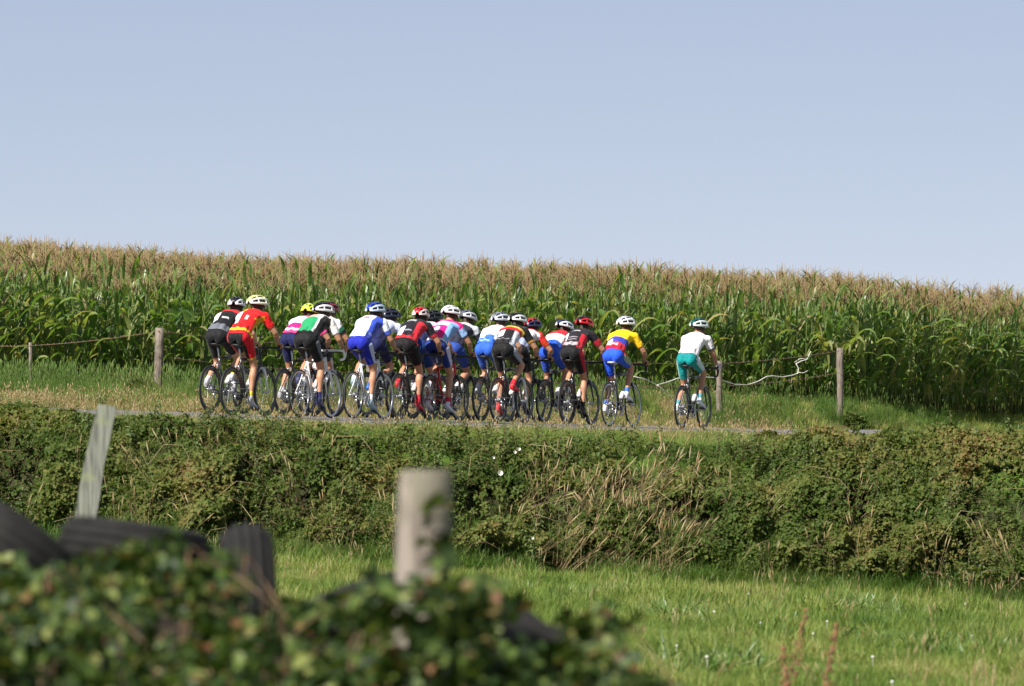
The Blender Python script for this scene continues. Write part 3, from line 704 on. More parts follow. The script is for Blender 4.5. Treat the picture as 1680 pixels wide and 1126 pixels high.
# px, distance, heading, crank angle, label, jersey ...
RIDERS = [
 dict(px=372, D=121.2, hd=26, ca=200, lb='black and grey jersey with red shoulders', hb='black and white helmet', jersey=[Bk, ('band', 0.0, 0.22, Gy), ('yoke', 0.78, 0.2, (200, 40, 45)), ('patch', 0.36, 0.66, 0.25, 0.75, Wh), ('patch', 0.45, 0.52, -0.5, 0.0, (190, 190, 195)), ('sleeve', 0.5, 1, (190, 90, 80))], shorts=[Bk], helmet=((215, 216, 222), (30, 32, 38)), sock=(205, 205, 208), shoe=(170, 170, 176), frame=(58, 60, 66), accent=(190, 192, 198), pale=1),
 dict(px=407, D=118.4, hd=26, ca=265, lb='red jersey with yellow stripes', hb='pale yellow and white helmet', jersey=[(215, 25, 30), ('flank', 0.1, (225, 165, 30)), ('band', 0.0, 0.10, (240, 190, 40)), ('patch', 0.80, 0.86, 0.1, 0.9, (240, 190, 40)), ('patch', 0.30, 0.72, 0.28, 0.8, Wh), ('patch', 0.42, 0.58, -0.35, -0.12, (240, 200, 200)), ('sleeve', 0.45, 1, (200, 20, 25))], shorts=[(205, 25, 40), ('seat', 0.11, Bk), ('hem', 0.52, (215, 170, 40))], helmet=((232, 232, 215), (220, 220, 140)), sock=(215, 190, 60), shoe=(180, 180, 186), frame=(44, 44, 48), accent=Wh),
 dict(px=490, D=123.4, hd=25, ca=150, lb='pink and white banded jersey', hb='lime yellow helmet', jersey=[(235, 225, 235), ('band', 0.20, 0.45, Mg), ('band', 0.80, 1.1, (230, 70, 120)), ('band', 0.0, 0.1, (225, 60, 130)), ('sleeve', 0, 1, (230, 70, 140))], lean=6, shorts=[Nv], helmet=((200, 220, 60), (210, 225, 90)), sock=(205, 205, 208), shoe=(170, 170, 176), frame=Bk, accent=Bk, rim='deep', hx=-0.02),
 dict(px=517, D=120.8, hd=25, ca=250, lb='green and white jersey with black sides', hb='white and black helmet', jersey=[(38, 150, 95), ('yoke', 0.66, 0.35, (232, 225, 222)), ('patch', 0.72, 0.9, -0.2, 0.75, (226, 170, 150)), ('sideR', 0.58, 0.9, Bk), ('patch', 0.0, 0.75, -0.60, -0.48, Wh), ('band', 0.0, 0.08, Bk), ('sleeve', 0.35, 0.8, Wh)], shorts=[Bk, ('side', 0.165, Gy)], helmet=((225, 222, 226), Bk), sock=(40, 42, 90), shoe=(60, 62, 100), frame=Wh, accent=Wh, lean=3, tape=Wh),
 dict(px=527, D=125.6, hd=24, ca=30, lb='white jersey with green and black sleeves', hb='dark red helmet', jersey=[Wh, ('sleeve', 0.25, 0.45, (30, 100, 70)), ('sleeve', 0.45, 1, Bk), ('band', 0.0, 0.5, Bk)], shorts=[Bk], helmet=((130, 20, 32), (60, 14, 20)), sock=Bk, shoe=Bk, frame=Wh, accent=Wh, lean=-3, hz=0.03),
 dict(px=604, D=122.8, hd=25, ca=265, lb='white jersey with a red back box and blue shorts', hb='blue and pale helmet', jersey=[(236, 240, 246), ('sideR', 0.55, 0.95, (52, 78, 190)), ('patch', 0.69, 0.82, -0.2, 0.30, (222, 50, 80)), ('patch', 0.74, 0.77, -0.14, 0.24, (240, 200, 210)), ('band', 0.20, 0.235, (150, 155, 185)), ('patch', 0.08, 0.16, -0.4, 0.4, (236, 222, 200)), ('yoke', 0.93, -1, (120, 110, 190)), ('sleeve', 0.4, 1, (70, 90, 195))], shorts=[(28, 40, 165), ('side', 0.16, (190, 195, 225))], helmet=((190, 205, 228), (35, 60, 165)), sock=Wh, shoe=(150, 170, 180), frame=(225, 228, 235), accent=(40, 44, 52), bottle=(50, 110, 190), lean=-4),
 dict(px=624, D=127.0, hd=24, ca=60, lb='pale blue jersey mostly hidden by the red-box rider', hb='dark navy helmet', jersey=[(200, 208, 235), ('sleeve', 0.4, 1, (120, 130, 190)), ('band', 0.0, 0.5, Nv)], shorts=[Nv], helmet=((30, 36, 62), Bk), sock=Wh, shoe=Bk, frame=(80, 90, 95), accent=Bk, drops=0),
 dict(px=679, D=124.6, hd=24, ca=245, lb='black jersey with white panel and red waistband', hb='red helmet edged white', jersey=[(28, 26, 34), ('patch', 0.12, 0.52, 0.22, 0.85, (240, 240, 236)), ('band', 0.0, 0.10, (190, 40, 48)), ('sideR', 0.55, 0.8, (205, 40, 55)), ('patch', 0.72, 0.75, -0.3, 0.6, (200, 200, 210)), ('patch', 0.80, 0.84, -0.3, 0.5, (190, 190, 200)), ('patch', 0.30, 0.34, -0.4, 0.1, (150, 150, 165)), ('sleeve', 0.45, 1, (180, 36, 48))], shorts=[(20, 16, 20), ('hem', 0.52, (120, 20, 30))], helmet=((225, 200, 200), (205, 24, 38)), sock=(200, 40, 52), shoe=(190, 30, 44), frame=Bk, accent=Wh, rim='deep', lean=3),
 dict(px=700, D=128.0, hd=24, ca=275, lb='white and navy jersey behind the red-helmeted rider', hb='black helmet', jersey=[(215, 220, 232), ('band', 0.0, 0.35, Nv), ('sleeve', 0.4, 1, Bk)], shorts=[(24, 50, 110), ('hem', 0.55, Bk)], helmet=((24, 32, 36), Bk), sock=(190, 30, 50), shoe=(205, 205, 215), frame=(176, 24, 36), accent=Bk),
 dict(px=730, D=125.4, hd=24, ca=262, lb='magenta and white jersey with pale blue sleeves', hb='plain white helmet', jersey=[(228, 30, 125), ('band', 0.62, 0.80, (240, 225, 235)), ('patch', 0.30, 0.55, 0.0, 0.5, (240, 215, 230)), ('sideR', 0.5, 0.85, (130, 170, 225)), ('sleeve', 0.1, 0.6, (150, 185, 232)), ('sleeve', 0.52, 1, Nv), ('band', 0.0, 0.06, Wh)], shorts=[(34, 52, 130), ('side', 0.16, (200, 190, 220))], helmet=((240, 240, 242), (246, 246, 248)), sock=(205, 30, 70), shoe=(205, 210, 225), frame=(186, 22, 38), accent=Bk, rim='deep', hz=0.02),
 dict(px=752, D=130.0, hd=24, ca=40, lb='black-sleeved jersey half hidden by the magenta rider', hb='grey and white helmet', jersey=[(40, 42, 60), ('yoke', 0.8, 0.2, (200, 205, 215)), ('sleeve', 0.45, 1, Bk)], shorts=[(40, 70, 150)], helmet=((205, 205, 212), (90, 95, 110)), sock=Wh, shoe=Bk, frame=(60, 60, 66), accent=Bk),
 dict(px=811, D=129.4, hd=23, ca=215, lb='white jersey with blue pockets and blue shorts', hb='pale grey helmet', jersey=[(236, 240, 250), ('band', 0.0, 0.22, (60, 110, 215)), ('patch', 0.18, 0.36, -0.5, 0.2, (60, 110, 215)), ('patch', 0.06, 0.13, -0.3, 0.4, (150, 185, 235)), ('sleeve', 0.5, 1, (90, 130, 220))], shorts=[(48, 96, 205), ('hem', 0.45, (28, 40, 100))], helmet=((196, 200, 210), (120, 125, 140)), sock=(205, 205, 208), shoe=(170, 170, 176), frame=(60, 60, 64), accent=Bk, hz=0.02, pale=1),
 dict(px=839, D=127.4, hd=23, ca=95, lb='black jersey with a red and yellow chest band', hb='white and black marked helmet', jersey=[(30, 28, 32), ('band', 0.60, 0.70, (205, 30, 34)), ('band', 0.70, 0.80, (236, 196, 90)), ('patch', 0.30, 0.58, 0.1, 0.72, Wh), ('sideR', 0.58, 0.6, (205, 208, 222)), ('patch', 0.16, 0.19, -0.5, 0.6, (150, 150, 160)), ('sleeve', 0.5, 1, (200, 150, 60)), ('sleeve', 0.0, 0.3, Bk)], shorts=[(20, 20, 22), ('side', 0.165, (150, 155, 170))], helmet=((228, 230, 234), Bk), sock=(210, 40, 50), shoe=(196, 36, 46), frame=Bk, accent=Wh, rim='deep', lean=2),
 dict(px=860, D=131.4, hd=23, ca=300, lb='red and white jersey half hidden by another', hb='dark blue and red helmet', jersey=[(228, 226, 232), ('yoke', 0.85, 0.35, (205, 40, 40)), ('sleeve', 0.3, 1, (196, 60, 30)), ('band', 0, 0.4, (150, 160, 190))], shorts=[Bk], helmet=((40, 46, 80), (170, 30, 40)), sock=Wh, shoe=Bk, frame=(40, 70, 60), accent=Bk, lean=3),
 dict(px=912, D=132.4, hd=22, ca=200, lb='red, white and blue banded jersey', hb='white and navy helmet', jersey=[(238, 238, 242), ('yoke', 0.62, 0.4, (205, 24, 42)), ('band', 0.0, 0.30, (40, 90, 200)), ('patch', 0.10, 0.38, 0.35, 0.8, Wh), ('sleeve', 0.4, 1, (200, 30, 50))], shorts=[(40, 84, 205), ('hem', 0.5, (30, 36, 90))], helmet=((222, 224, 232), (40, 46, 90)), sock=Bk, shoe=Bk, frame=(36, 36, 42), accent=Wh, lean=3),
 dict(px=950, D=130.2, hd=22, ca=258, lb='black jersey with red sides and grey pocket band', hb='red and black helmet', jersey=[(34, 30, 38), ('band', 0.05, 0.20, (165, 160, 165)), ('sideR', 0.50, 0.6, (196, 34, 50)), ('patch', 0.0, 0.4, 0.62, 1.2, (205, 40, 52)), ('patch', 0.66, 0.72, -0.25, 0.5, (205, 205, 212)), ('patch', 0.40, 0.44, -0.35, 0.4, (150, 140, 150)), ('patch', 0.30, 0.33, -0.35, 0.4, (150, 140, 150)), ('patch', 0.32, 0.62, 0.55, 0.9, Wh), ('sleeve', 0.3, 1, (170, 30, 44))], shorts=[(20, 20, 24), ('side', 0.15, (175, 30, 44))], helmet=((196, 28, 42), (40, 20, 24)), sock=Bk, shoe=Bk, frame=Bk, accent=(50, 50, 54), rim='deep', lean=2, bright=0),
 dict(px=1019, D=130.6, hd=22, ca=145, lb='yellow, blue and red banded jersey', hb='white helmet with dark vents', jersey=[(245, 205, 25), ('band', 0.0, 0.14, (200, 24, 44)), ('band', 0.14, 0.30, (206, 40, 60)), ('patch', 0.16, 0.27, -0.3, 0.6, (230, 190, 200)), ('band', 0.30, 0.52, (52, 62, 165)), ('patch', 0.27, 0.42, 0.2, 0.9, (230, 228, 236)), ('sleeve', 0, 1, (245, 200, 30))], shorts=[(38, 88, 225), ('side', 0.162, (150, 165, 120)), ('hem', 0.5, (30, 50, 170))], helmet=((226, 228, 232), (200, 204, 212)), sock=(70, 110, 200), shoe=(228, 228, 236), frame=(60, 60, 62), accent=Bk, saddle=(200, 200, 205), lean=-2, hz=0.02),
 dict(px=1136, D=133.0, hd=21, ca=165, lb='white jersey and teal shorts riding alone', hb='teal and white helmet', jersey=[(236, 232, 238), ('patch', 0.6, 0.75, -0.3, -0.2, (225, 180, 190)), ('patch', 0.35, 0.4, -0.4, 0.3, (225, 200, 208)), ('sleeve', 0.52, 1, (60, 60, 70))], shorts=[(12, 150, 150), ('waist', -0.14, (8, 130, 132)), ('side', 0.155, (205, 222, 228))], helmet=((205, 215, 215), (12, 82, 78)), sock=(96, 165, 175), shoe=(215, 225, 230), frame=(50, 50, 54), accent=Bk, lean=-5, glove=(220, 215, 225), hz=0.02),
]
for i, c in enumerate(RIDERS):
    x = (c['px'] - CX) / FPX * c['D']; y = c['D']
    a = radians(c['hd']); f = Vector((sin(a), cos(a), 0))
    za = road_z(x + f.x * .5, y + f.y * .5); zb = road_z(x - f.x * .5, y - f.y * .5)
    f = Vector((f.x, f.y, za - zb)).normalized(); up = Vector((0, 0, 1)); left = up.cross(f).normalized(); up = f.cross(left)
    mw = Matrix.Translation((x, y, (za + zb) / 2 - 0.001)) @ Matrix((f, left, up)).transposed().to_4x4() @ Matrix.Rotation(radians(random.uniform(-1.2, 1.2)), 4, 'X')
    c['crank'] = -radians(c['ca']) + pi                    # 0 = right pedal forward
    ft = []
    for s in (1, -1):
        aa = c['crank'] if s < 0 else c['crank'] + pi
        ft.append(0.22 - 0.16 * sin(aa) + 0.10 * cos(aa))
    c['foot'] = ft
    c.setdefault('elbow', random.uniform(0.3, 1.0)); c.setdefault('yaw', random.uniform(-0.4, 0.3)); c.setdefault('nod', random.uniform(0.08, 0.38)); c['lean'] = c.get('lean', 0) + random.uniform(-3, 3)
    bike = make_bike(mw, c); who = make_person(mw, c)
    fcol = {True: 'pale'}.get(sum(c['frame']) > 480, 'red' if c['frame'][0] > 150 else 'dark')
    tag(bike, '%s-framed road bicycle under the %s' % (fcol, c['lb'].split(' mostly')[0].split(' half')[0].split(' behind')[0].split(' riding')[0]), 'bicycle', 'road bicycles on the lane')
    tag(who, 'cyclist with %s, %s' % (c['hb'], c['lb']), 'cyclist', 'cyclists riding up the lane')

# ------------------------------------------------------------------ scatter: many small plants that nobody could count
def scatter(name, pts, protos, yaw=None, tilt=0.15, scl=(0.8, 1.2), label=None, parent=None, rots=None, scales=None, pick=None):
    n = len(pts); pts = np.asarray(pts, dtype=np.float32)
    me = bpy.data.meshes.new(name); me.vertices.add(n); me.vertices.foreach_set('co', pts.ravel()); me.update()
    if rots is None:
        rots = np.stack([RNG.normal(0, tilt, n), RNG.normal(0, tilt, n), RNG.uniform(0, 2 * pi, n)], 1)
    a = me.attributes.new('rot', 'FLOAT_VECTOR', 'POINT'); a.data.foreach_set('vector', np.asarray(rots, dtype=np.float32).ravel())
    s = RNG.uniform(scl[0], scl[1], n) if scales is None else scales
    a = me.attributes.new('scl', 'FLOAT', 'POINT'); a.data.foreach_set('value', np.asarray(s, dtype=np.float32))
    a = me.attributes.new('pid', 'INT', 'POINT'); a.data.foreach_set('value', (RNG.integers(0, len(protos), n) if pick is None else np.asarray(pick)).astype(np.int32))
    pc = bpy.data.collections.new(name + '_kinds')
    for p in protos: pc.objects.link(p)
    o = obj(name, me, None, parent)
    tree = bpy.data.node_groups.new(name, 'GeometryNodeTree')
    tree.interface.new_socket('Geometry', in_out='INPUT', socket_type='NodeSocketGeometry'); tree.interface.new_socket('Geometry', in_out='OUTPUT', socket_type='NodeSocketGeometry')
    N = tree.nodes; gi = N.new('NodeGroupInput'); go = N.new('NodeGroupOutput'); ip = N.new('GeometryNodeInstanceOnPoints'); ci = N.new('GeometryNodeCollectionInfo')
    ci.inputs[0].default_value = pc; ci.inputs[1].default_value = True; ci.inputs[2].default_value = True
    def na(nm, tp):
        k = N.new('GeometryNodeInputNamedAttribute'); k.data_type = tp; k.inputs[0].default_value = nm; return next(q for q in k.outputs if q.enabled and q.name == 'Attribute')
    er = N.new('FunctionNodeEulerToRotation'); lk = tree.links.new
    lk(na('rot', 'FLOAT_VECTOR'), er.inputs[0]); lk(er.outputs[0], ip.inputs['Rotation']); lk(na('scl', 'FLOAT'), ip.inputs['Scale'])
    lk(na('pid', 'INT'), ip.inputs['Instance Index']); ip.inputs['Pick Instance'].default_value = True
    lk(gi.outputs[0], ip.inputs['Points']); lk(ci.outputs[0], ip.inputs['Instance']); lk(ip.outputs[0], go.inputs[0])
    md = o.modifiers.new('plants', 'NODES'); md.node_group = tree
    tag(o, label, kind='stuff'); return o

def proto(mb, name, mats): return obj(name, mb.mesh(name), mats, None, link=False)

def blade(mb, base, az, ln, wid, lean, curl, mi=0, seg=4):
    """a grass blade: a tapering strip that bends over"""
    base = Vector(base); d = Vector((cos(az), sin(az), 0)); s = Vector((-sin(az), cos(az), 0)); vs_ = []; p = base.copy(); a = lean
    for i in range(seg + 1):
        t = i / seg; w = wid * (1 - t ** 1.6) * 0.5
        if i == seg: vs_.append(p.copy())
        else: vs_ += [p - s * w, p + s * w]
        p = p + (d * sin(a) + Vector((0, 0, cos(a)))) * (ln / seg); a += curl / seg
    fs = [(2 * i, 2 * i + 1, 2 * i + 3, 2 * i + 2) for i in range(seg - 1)] + [(2 * seg - 2, 2 * seg - 1, 2 * seg)]
    mb.add(vs_, fs, mi)

def tuft(n, ln, wid, spread, lean, curl, mat_, name, seeds=0, R=random):
    mb = MB()
    for i in range(n):
        a = R.uniform(0, 2 * pi); r = spread * sqrt(R.random())
        blade(mb, (r * cos(a), r * sin(a), -0.01), R.uniform(0, 2 * pi), ln * R.uniform(0.55, 1.1), wid * R.uniform(0.7, 1.2), lean * R.uniform(0.1, 1.3), curl * R.uniform(0.3, 1.3))
    for i in range(seeds):                       # seed heads on thin stems
        a = R.uniform(0, 2 * pi); l = ln * R.uniform(1.1, 1.5); q = R.uniform(0.05, 0.35); d = Vector((cos(a) * sin(q), sin(a) * sin(q), cos(q)))
        mb.tube([(0, 0, 0), d * l * 0.8, d * l], [0.002, 0.0018, 0.001], 3); mb.tube([d * l * 0.78, d * l * 0.9, d * l * 1.02], [0.003, 0.008, 0.002], 4)
    return proto(mb, name, mat_)

def leaflet(mb, base, dirv, up, ln, wid, mi=0, fold=0.18):
    """an ovate leaf, folded a little along its midrib"""
    d = Vector(dirv).normalized(); s = d.cross(Vector(up)).normalized(); n = s.cross(d)
    P = lambda t, w, h: Vector(base) + d * (ln * t) + s * (wid * w) + n * (ln * h)
    mb.add([P(0, 0, 0), P(0.28, -0.5, fold), P(0.7, -0.36, fold * 0.6), P(1, 0, -0.10), P(0.7, 0.36, fold * 0.6), P(0.28, 0.5, fold), P(0.5, 0, 0.0)],
           [(0, 6, 1), (1, 6, 2), (2, 6, 3), (3, 6, 4), (4, 6, 5), (5, 6, 0)], mi)

# ------------------------------------------------------------------ maize
R4 = random.Random(5)
def maize_leaf(ln, wid, rise, droop, twist, R=R4):
    mb = MB(); seg = 7; p = Vector((0, 0, 0)); a = rise; vs_ = []; az = 0.0
    for i in range(seg + 1):
        t = i / seg; w = wid * 0.5 * min(1, 0.45 + 2.2 * t) * (1 - t ** 2.4) + 0.002
        d = Vector((cos(az), sin(az), 0)); tw = twist * t
        s = Vector((-sin(az), cos(az), 0)) * cos(tw) + Vector((0, 0, 1)) * sin(tw)
        vs_ += [p - s * w + Vector((0, 0, w * 0.5)), p, p + s * w + Vector((0, 0, w * 0.5))]
        p = p + (d * sin(a) + Vector((0, 0, cos(a)))) * (ln / seg); a += droop / seg * (1.6 if t > 0.35 else 0.5); az += R.uniform(-0.12, 0.12)
    fs = []
    for i in range(seg):
        for j in range(2): fs.append((3 * i + j, 3 * i + j + 1, 3 * i + j + 4, 3 * i + j + 3))
    mb.add(vs_, fs); return mb
LEAFV = [maize_leaf(R4.uniform(0.52, 0.8), R4.uniform(0.085, 0.12), R4.uniform(0.3, 0.6), R4.uniform(1.3, 2.5), R4.uniform(-1.0, 1.0)) for _ in range(12)]
LEAFT = [maize_leaf(R4.uniform(0.34, 0.52), R4.uniform(0.045, 0.065), R4.uniform(0.15, 0.4), R4.uniform(0.3, 1.3), R4.uniform(-0.6, 0.6)) for _ in range(5)]
LEAFM = [m.mesh('leaf') for m in LEAFV + LEAFT]; LEAFALL = LEAFV + LEAFT
def tassel():
    mb = MB(); R = R4
    mb.tube([(0, 0, 0), (0, 0, 0.15), (R.uniform(-.02, .02), R.uniform(-.02, .02), 0.36)], [0.0045, 0.006, 0.003], 4)
    for i in range(9):
        a = R.uniform(0, 2 * pi); z = R.uniform(0.04, 0.15); l = R.uniform(0.14, 0.24); o = R.uniform(0.35, 0.8)
        d = Vector((cos(a) * sin(o), sin(a) * sin(o), cos(o))); d2 = Vector((cos(a) * sin(o * 1.6), sin(a) * sin(o * 1.6), cos(o * 1.6)))
        q = Vector((0, 0, z)); mb.tube([q, q + d * l * 0.5, q + d * l * 0.5 + d2 * l * 0.5], [0.003, 0.005, 0.002], 3)
    return mb
TASV = [tassel() for _ in range(4)]; TASM = [t.mesh('tassel') for t in TASV]
def stalk(h):
    mb = MB(); mb.tube([(0, 0, -0.03), (0.004, 0, h * 0.35), (-0.004, 0.003, h * 0.7), (0, 0, h)], [0.015, 0.013, 0.010, 0.006], 6); return mb
def ear():
    mb = MB(); d = Vector((sin(0.35), 0, cos(0.35)))
    mb.tube([(0.01, 0, 0), Vector((0.01, 0, 0)) + d * .06, Vector((0.01, 0, 0)) + d * .17, Vector((0.01, 0, 0)) + d * .25], [0.014, 0.028, 0.025, 0.006], 8)
    mb.tube([Vector((0.01, 0, 0)) + d * .24, Vector((0.02, 0, 0)) + d * .29], [0.010, 0.006], 4); return mb
EARV = ear(); EARM = EARV.mesh('ear')
PLANTS = []                                     # plans: stalk, leaves, tassel, ear
for v in range(7):
    hgt = R4.uniform(1.70, 1.88); plan = dict(h=hgt, stalk=stalk(hgt), leaves=[], tas=R4.randrange(4), ear=(R4.uniform(0.75, 0.95), R4.uniform(0, 6.28)) if R4.random() < 0.85 else None)
    plan['stalkm'] = plan['stalk'].mesh('stalk'); az = R4.uniform(0, 6.28); nl = R4.choice([9, 10, 11])
    for i in range(nl):
        z = 0.22 + (hgt - 0.37) * i / (nl - 1); az += pi + R4.uniform(-0.5, 0.5)
        k = R4.randrange(12) if i < nl - 3 else 12 + R4.randrange(5)
        plan['leaves'].append((z, az, k, R4.uniform(0.85, 1.15) * (0.8 if i < 2 else 1)))
    PLANTS.append(plan)
def joined_plant(p, i):
    mb = MB()
    def put(src, Mx, mi): mb.add([Mx @ Vector(v) for v in src.v], src.f, mi)
    put(p['stalk'], Matrix(), 0)
    for z, az, k, s in p['leaves']: put(LEAFALL[k], Matrix.Translation((0, 0, z)) @ Matrix.Rotation(az, 4, 'Z') @ Matrix.Scale(s, 4), 1)
    put(TASV[p['tas']], Matrix.Translation((0, 0, p['h'] - 0.01)), 2)
    if p['ear']: put(EARV, Matrix.Translation((0, 0, p['ear'][0])) @ Matrix.Rotation(p['ear'][1], 4, 'Z'), 3)
    return proto(mb, 'maize_kind_%d' % i, [M['maize_stalk'], M['maize_leaf'], M['tassel'], M['husk']])
E1 = (CORNER - LEFTF).normalized(); N1 = Vector((-E1.y, E1.x, 0))
cand = []
row = 0
while row * 0.75 < 38:
    off = 0.12 + row * 0.75; s = 0.0
    while s < 46:
        p = LEFTF + N1 * off + E1 * (s + random.uniform(-0.03, 0.03)) + N1 * random.uniform(-0.04, 0.04); s += 0.165
        fi = field_in(p.x, p.y)
        if fi < 0.02: continue
        lim = 0.062 * p.y + 2.6
        if abs(p.x) > lim + 0.8: continue
        cand.append((fi + random.uniform(0, 0.06), p.x, p.y, abs(p.x) < 0.0597 * p.y))
    row += 1
# one more row along the edge that follows the lane
s = 0.1
while s < 22:
    p = CORNER + HEAD * s - RNORM * 0.15; s += 0.15
    if abs(p.x) < 0.062 * p.y + 2.6: cand.append((random.uniform(0.02, 0.08), p.x, p.y, abs(p.x) < 0.0597 * p.y))
cand.sort(key=lambda q: (not q[3], q[0]))
front, rest = cand[:290], cand[290:]
for fi, x, y, _ in front:
    P = R4.choice(PLANTS); sc = R4.uniform(0.9, 1.08)
    root = empty('maize_plant', Matrix.Translation((x, y, G(x, y))) @ Matrix.Rotation(R4.uniform(0, 6.28), 4, 'Z') @ Matrix.Rotation(R4.gauss(0, 0.035), 4, 'X') @ Matrix.Scale(sc, 4))
    tag(root, 'green maize plant with tan tassel standing along the outer edge of the field', 'maize plant', 'maize plants along the field edge')
    obj('stalk', P['stalkm'], M['maize_stalk'], root)
    for z, az, k, s in P['leaves']:
        l = obj('leaf', LEAFM[k], M['maize_leaf'], root); l.location = (0, 0, z); l.rotation_euler = (0, 0, az + R4.uniform(-0.4, 0.4)); l.scale = (s, s, s)
    t_ = obj('tassel', TASM[P['tas']], M['tassel'], root); t_.location = (0, 0, P['h'] - 0.01)
    if P['ear']:
        e = obj('ear', EARM, M['husk'], root); e.location = (0, 0, P['ear'][0]); e.rotation_euler = (0, 0, P['ear'][1])
scatter('maize_field', [(x, y, G(x, y)) for _, x, y, _ in rest], [joined_plant(p, i) for i, p in enumerate(PLANTS)], tilt=0.035, scl=(0.86, 1.11), label='dense tasselled maize rising away behind the outer plants')

# ------------------------------------------------------------------ grasses
R5 = random.Random(9)
SHORT = [tuft(26, 0.13, 0.006, 0.09, 0.5, 0.9, M['grass'], 'short_grass_%d' % i, R=R5) for i in range(4)] + [tuft(26, 0.20, 0.007, 0.09, 0.5, 1.0, M['grass'], 'short_grass_long_%d' % i, R=R5) for i in range(2)]
TALL = [tuft(34, 0.42, 0.008, 0.10, 0.45, 1.1, M['tall_grass'], 'tall_grass_%d' % i, seeds=3 if i % 2 else 0, R=R5) for i in range(4)]
DRY = [tuft(26, 0.20, 0.006, 0.11, 0.9, 1.2, M['dry_grass'], 'dry_grass_%d' % i, seeds=1, R=R5) for i in range(3)]
LONG = [tuft(26, 0.55, 0.011, 0.08, 0.6, 1.9, M['tall_grass'], 'long_grass_%d' % i, R=R5) for i in range(3)]
STRAW = [tuft(7, 0.55, 0.005, 0.10, 0.5, 1.0, M['dry_grass'], 'straw_%d' % i, seeds=4, R=R5) for i in range(4)]
def fr(name, src): # the same tuft shapes for another bed
    return [obj(name + '_%d' % i, p.data, None, None, link=False) for i, p in enumerate(src)]
def rnd_pts(n, fx, fy, ok):
    out = []
    while len(out) < n:
        y = RNG.uniform(*fy); w = 0.0615 * y + 2.2
        x = RNG.uniform(max(fx[0], -w), min(fx[1], w)) if max(fx[0], -w) < min(fx[1], w) else 99
        if x != 99 and ok(x, y): out.append((x, y, G(x, y)))
    return out
def patch(x, y, s=0.45, k=0): return mnoise.noise((x * s, y * s * 0.35, k))
mp_ = rnd_pts(46000, (-20, 20), (44, 103.6), lambda x, y: y < foot(x) + 0.5)
msc = np.array([0.4 + 1.15 * max(0, patch(p[0], p[1], 1.1, 2) + 0.3) + 0.15 * sstep(3, 0, foot(p[0]) - p[1]) for p in mp_]) * RNG.uniform(0.75, 1.25, len(mp_))
scatter('meadow_grass', mp_, SHORT, tilt=0.2, scales=msc, label='bright green grass of the meadow below the bank')
wp = [p for p in rnd_pts(230, (-20, 20), (48, 101), lambda x, y: patch(x, y, 0.9, 31) > 0.1)]
scatter('meadow_straw', wp, fr('meadow_straw', STRAW), tilt=0.2, scl=(0.3, 0.62), label='dry seeding stems scattered through the meadow')
def weeds(name, lb, px, rw, rx, n):
    D = 80.0
    for _ in range(12): D = FPX * h_land((px - CX) / FPX * D, D) / (rw - CY)
    cx_ = (px - CX) / FPX * D; pp = [(cx_ + RNG.normal(0, rx), D + RNG.normal(0, 1.2), 0) for _ in range(n)]
    scatter(name, [(x, y, G(x, y) + 0.02) for x, y, _ in pp], fr(name, LUSH), tilt=0.3, scl=(0.5, 1.0), label=lb)
LUSH = [tuft(30, 0.30, 0.022, 0.10, 0.8, 1.2, M['maize_leaf'], 'lush_%d' % i, R=R5) for i in range(2)]
weeds('lush_weeds', 'dark lush weed patch in the meadow near the bank', 1420, 1008, 0.42, 60)
weeds('low_weeds', 'long low weed patch in the middle of the meadow', 1170, 1020, 0.5, 45)
weeds('nettle_weeds', 'lush weed patch close under the dry stalks', 1010, 985, 0.35, 40)
weeds('rank_weeds', 'lush weed patch on the lower side of the meadow', 1560, 1070, 0.4, 45)
weeds('dark_weeds', 'dark weed patch beside the dock stalks', 1150, 1098, 0.25, 30)
near_ok = lambda x, y: y > foot(x) + (1.05 if -4.2 < x < 3.6 else 1.9) and road_off(x, y) > ROAD_HW + 0.1
vp = rnd_pts(23000, (-13, 14), (104, 146), near_ok)
vs2 = np.array([(0.55 + 0.6 * max(0, patch(p[0], p[1], 0.8, 5) + 0.25)) * (0.6 + 0.4 * sstep(0.2, 2.5, road_off(p[0], p[1]) - ROAD_HW)) for p in vp]) * RNG.uniform(0.7, 1.25, len(vp))
scatter('verge_grass', vp, fr('verge', SHORT), tilt=0.25, scales=vs2, label='rough grass between the bank and the lane')
far_ok = lambda x, y: road_off(x, y) < -ROAD_HW - 0.15 and field_in(x, y) < 0.25
fp = rnd_pts(15000, (-14, 16), (110, 165), far_ok)
fs2 = np.array([0.55 + 0.7 * max(0, patch(p[0], p[1], 0.8, 8) + 0.3) for p in fp]) * RNG.uniform(0.7, 1.3, len(fp))
scatter('far_verge_grass', fp, fr('far_verge', SHORT), tilt=0.25, scales=fs2, label='grass strip between the lane and the maize')
tp = rnd_pts(6200, (-14, 8), (112, 152), lambda x, y: far_ok(x, y) and (-road_off(x, y) - ROAD_HW > (1.8 if x < -4.3 else 0.9 if x < 2.5 else 0.4)) and patch(x, y, 0.9, 4) > -0.3)
scatter('tall_verge_grass', tp, TALL, tilt=0.2, scales=np.array([(0.85 if p[0] < -5 else 0.72 if p[0] < 2 else 0.68) for p in tp]) * RNG.uniform(0.6, 1.1, len(tp)), label='tall grass along the wire fence before the maize')
dp = rnd_pts(3600, (-12, 5.5), (105, 150), lambda x, y: y > foot(x) + 1.6 and patch(x, y, 1.1, 44) > -0.25 and (0.0 < abs(road_off(x, y)) - ROAD_HW < (5.0 if road_off(x, y) > 0 else 1.8)) and RNG.random() < (0.16 if road_off(x, y) > 0 else 0.8) * sstep(5.5, 3.0, x))
scatter('dry_verge_grass', dp, DRY, tilt=0.3, scl=(0.5, 1.0), label='dry straw coloured grass edging the lane')

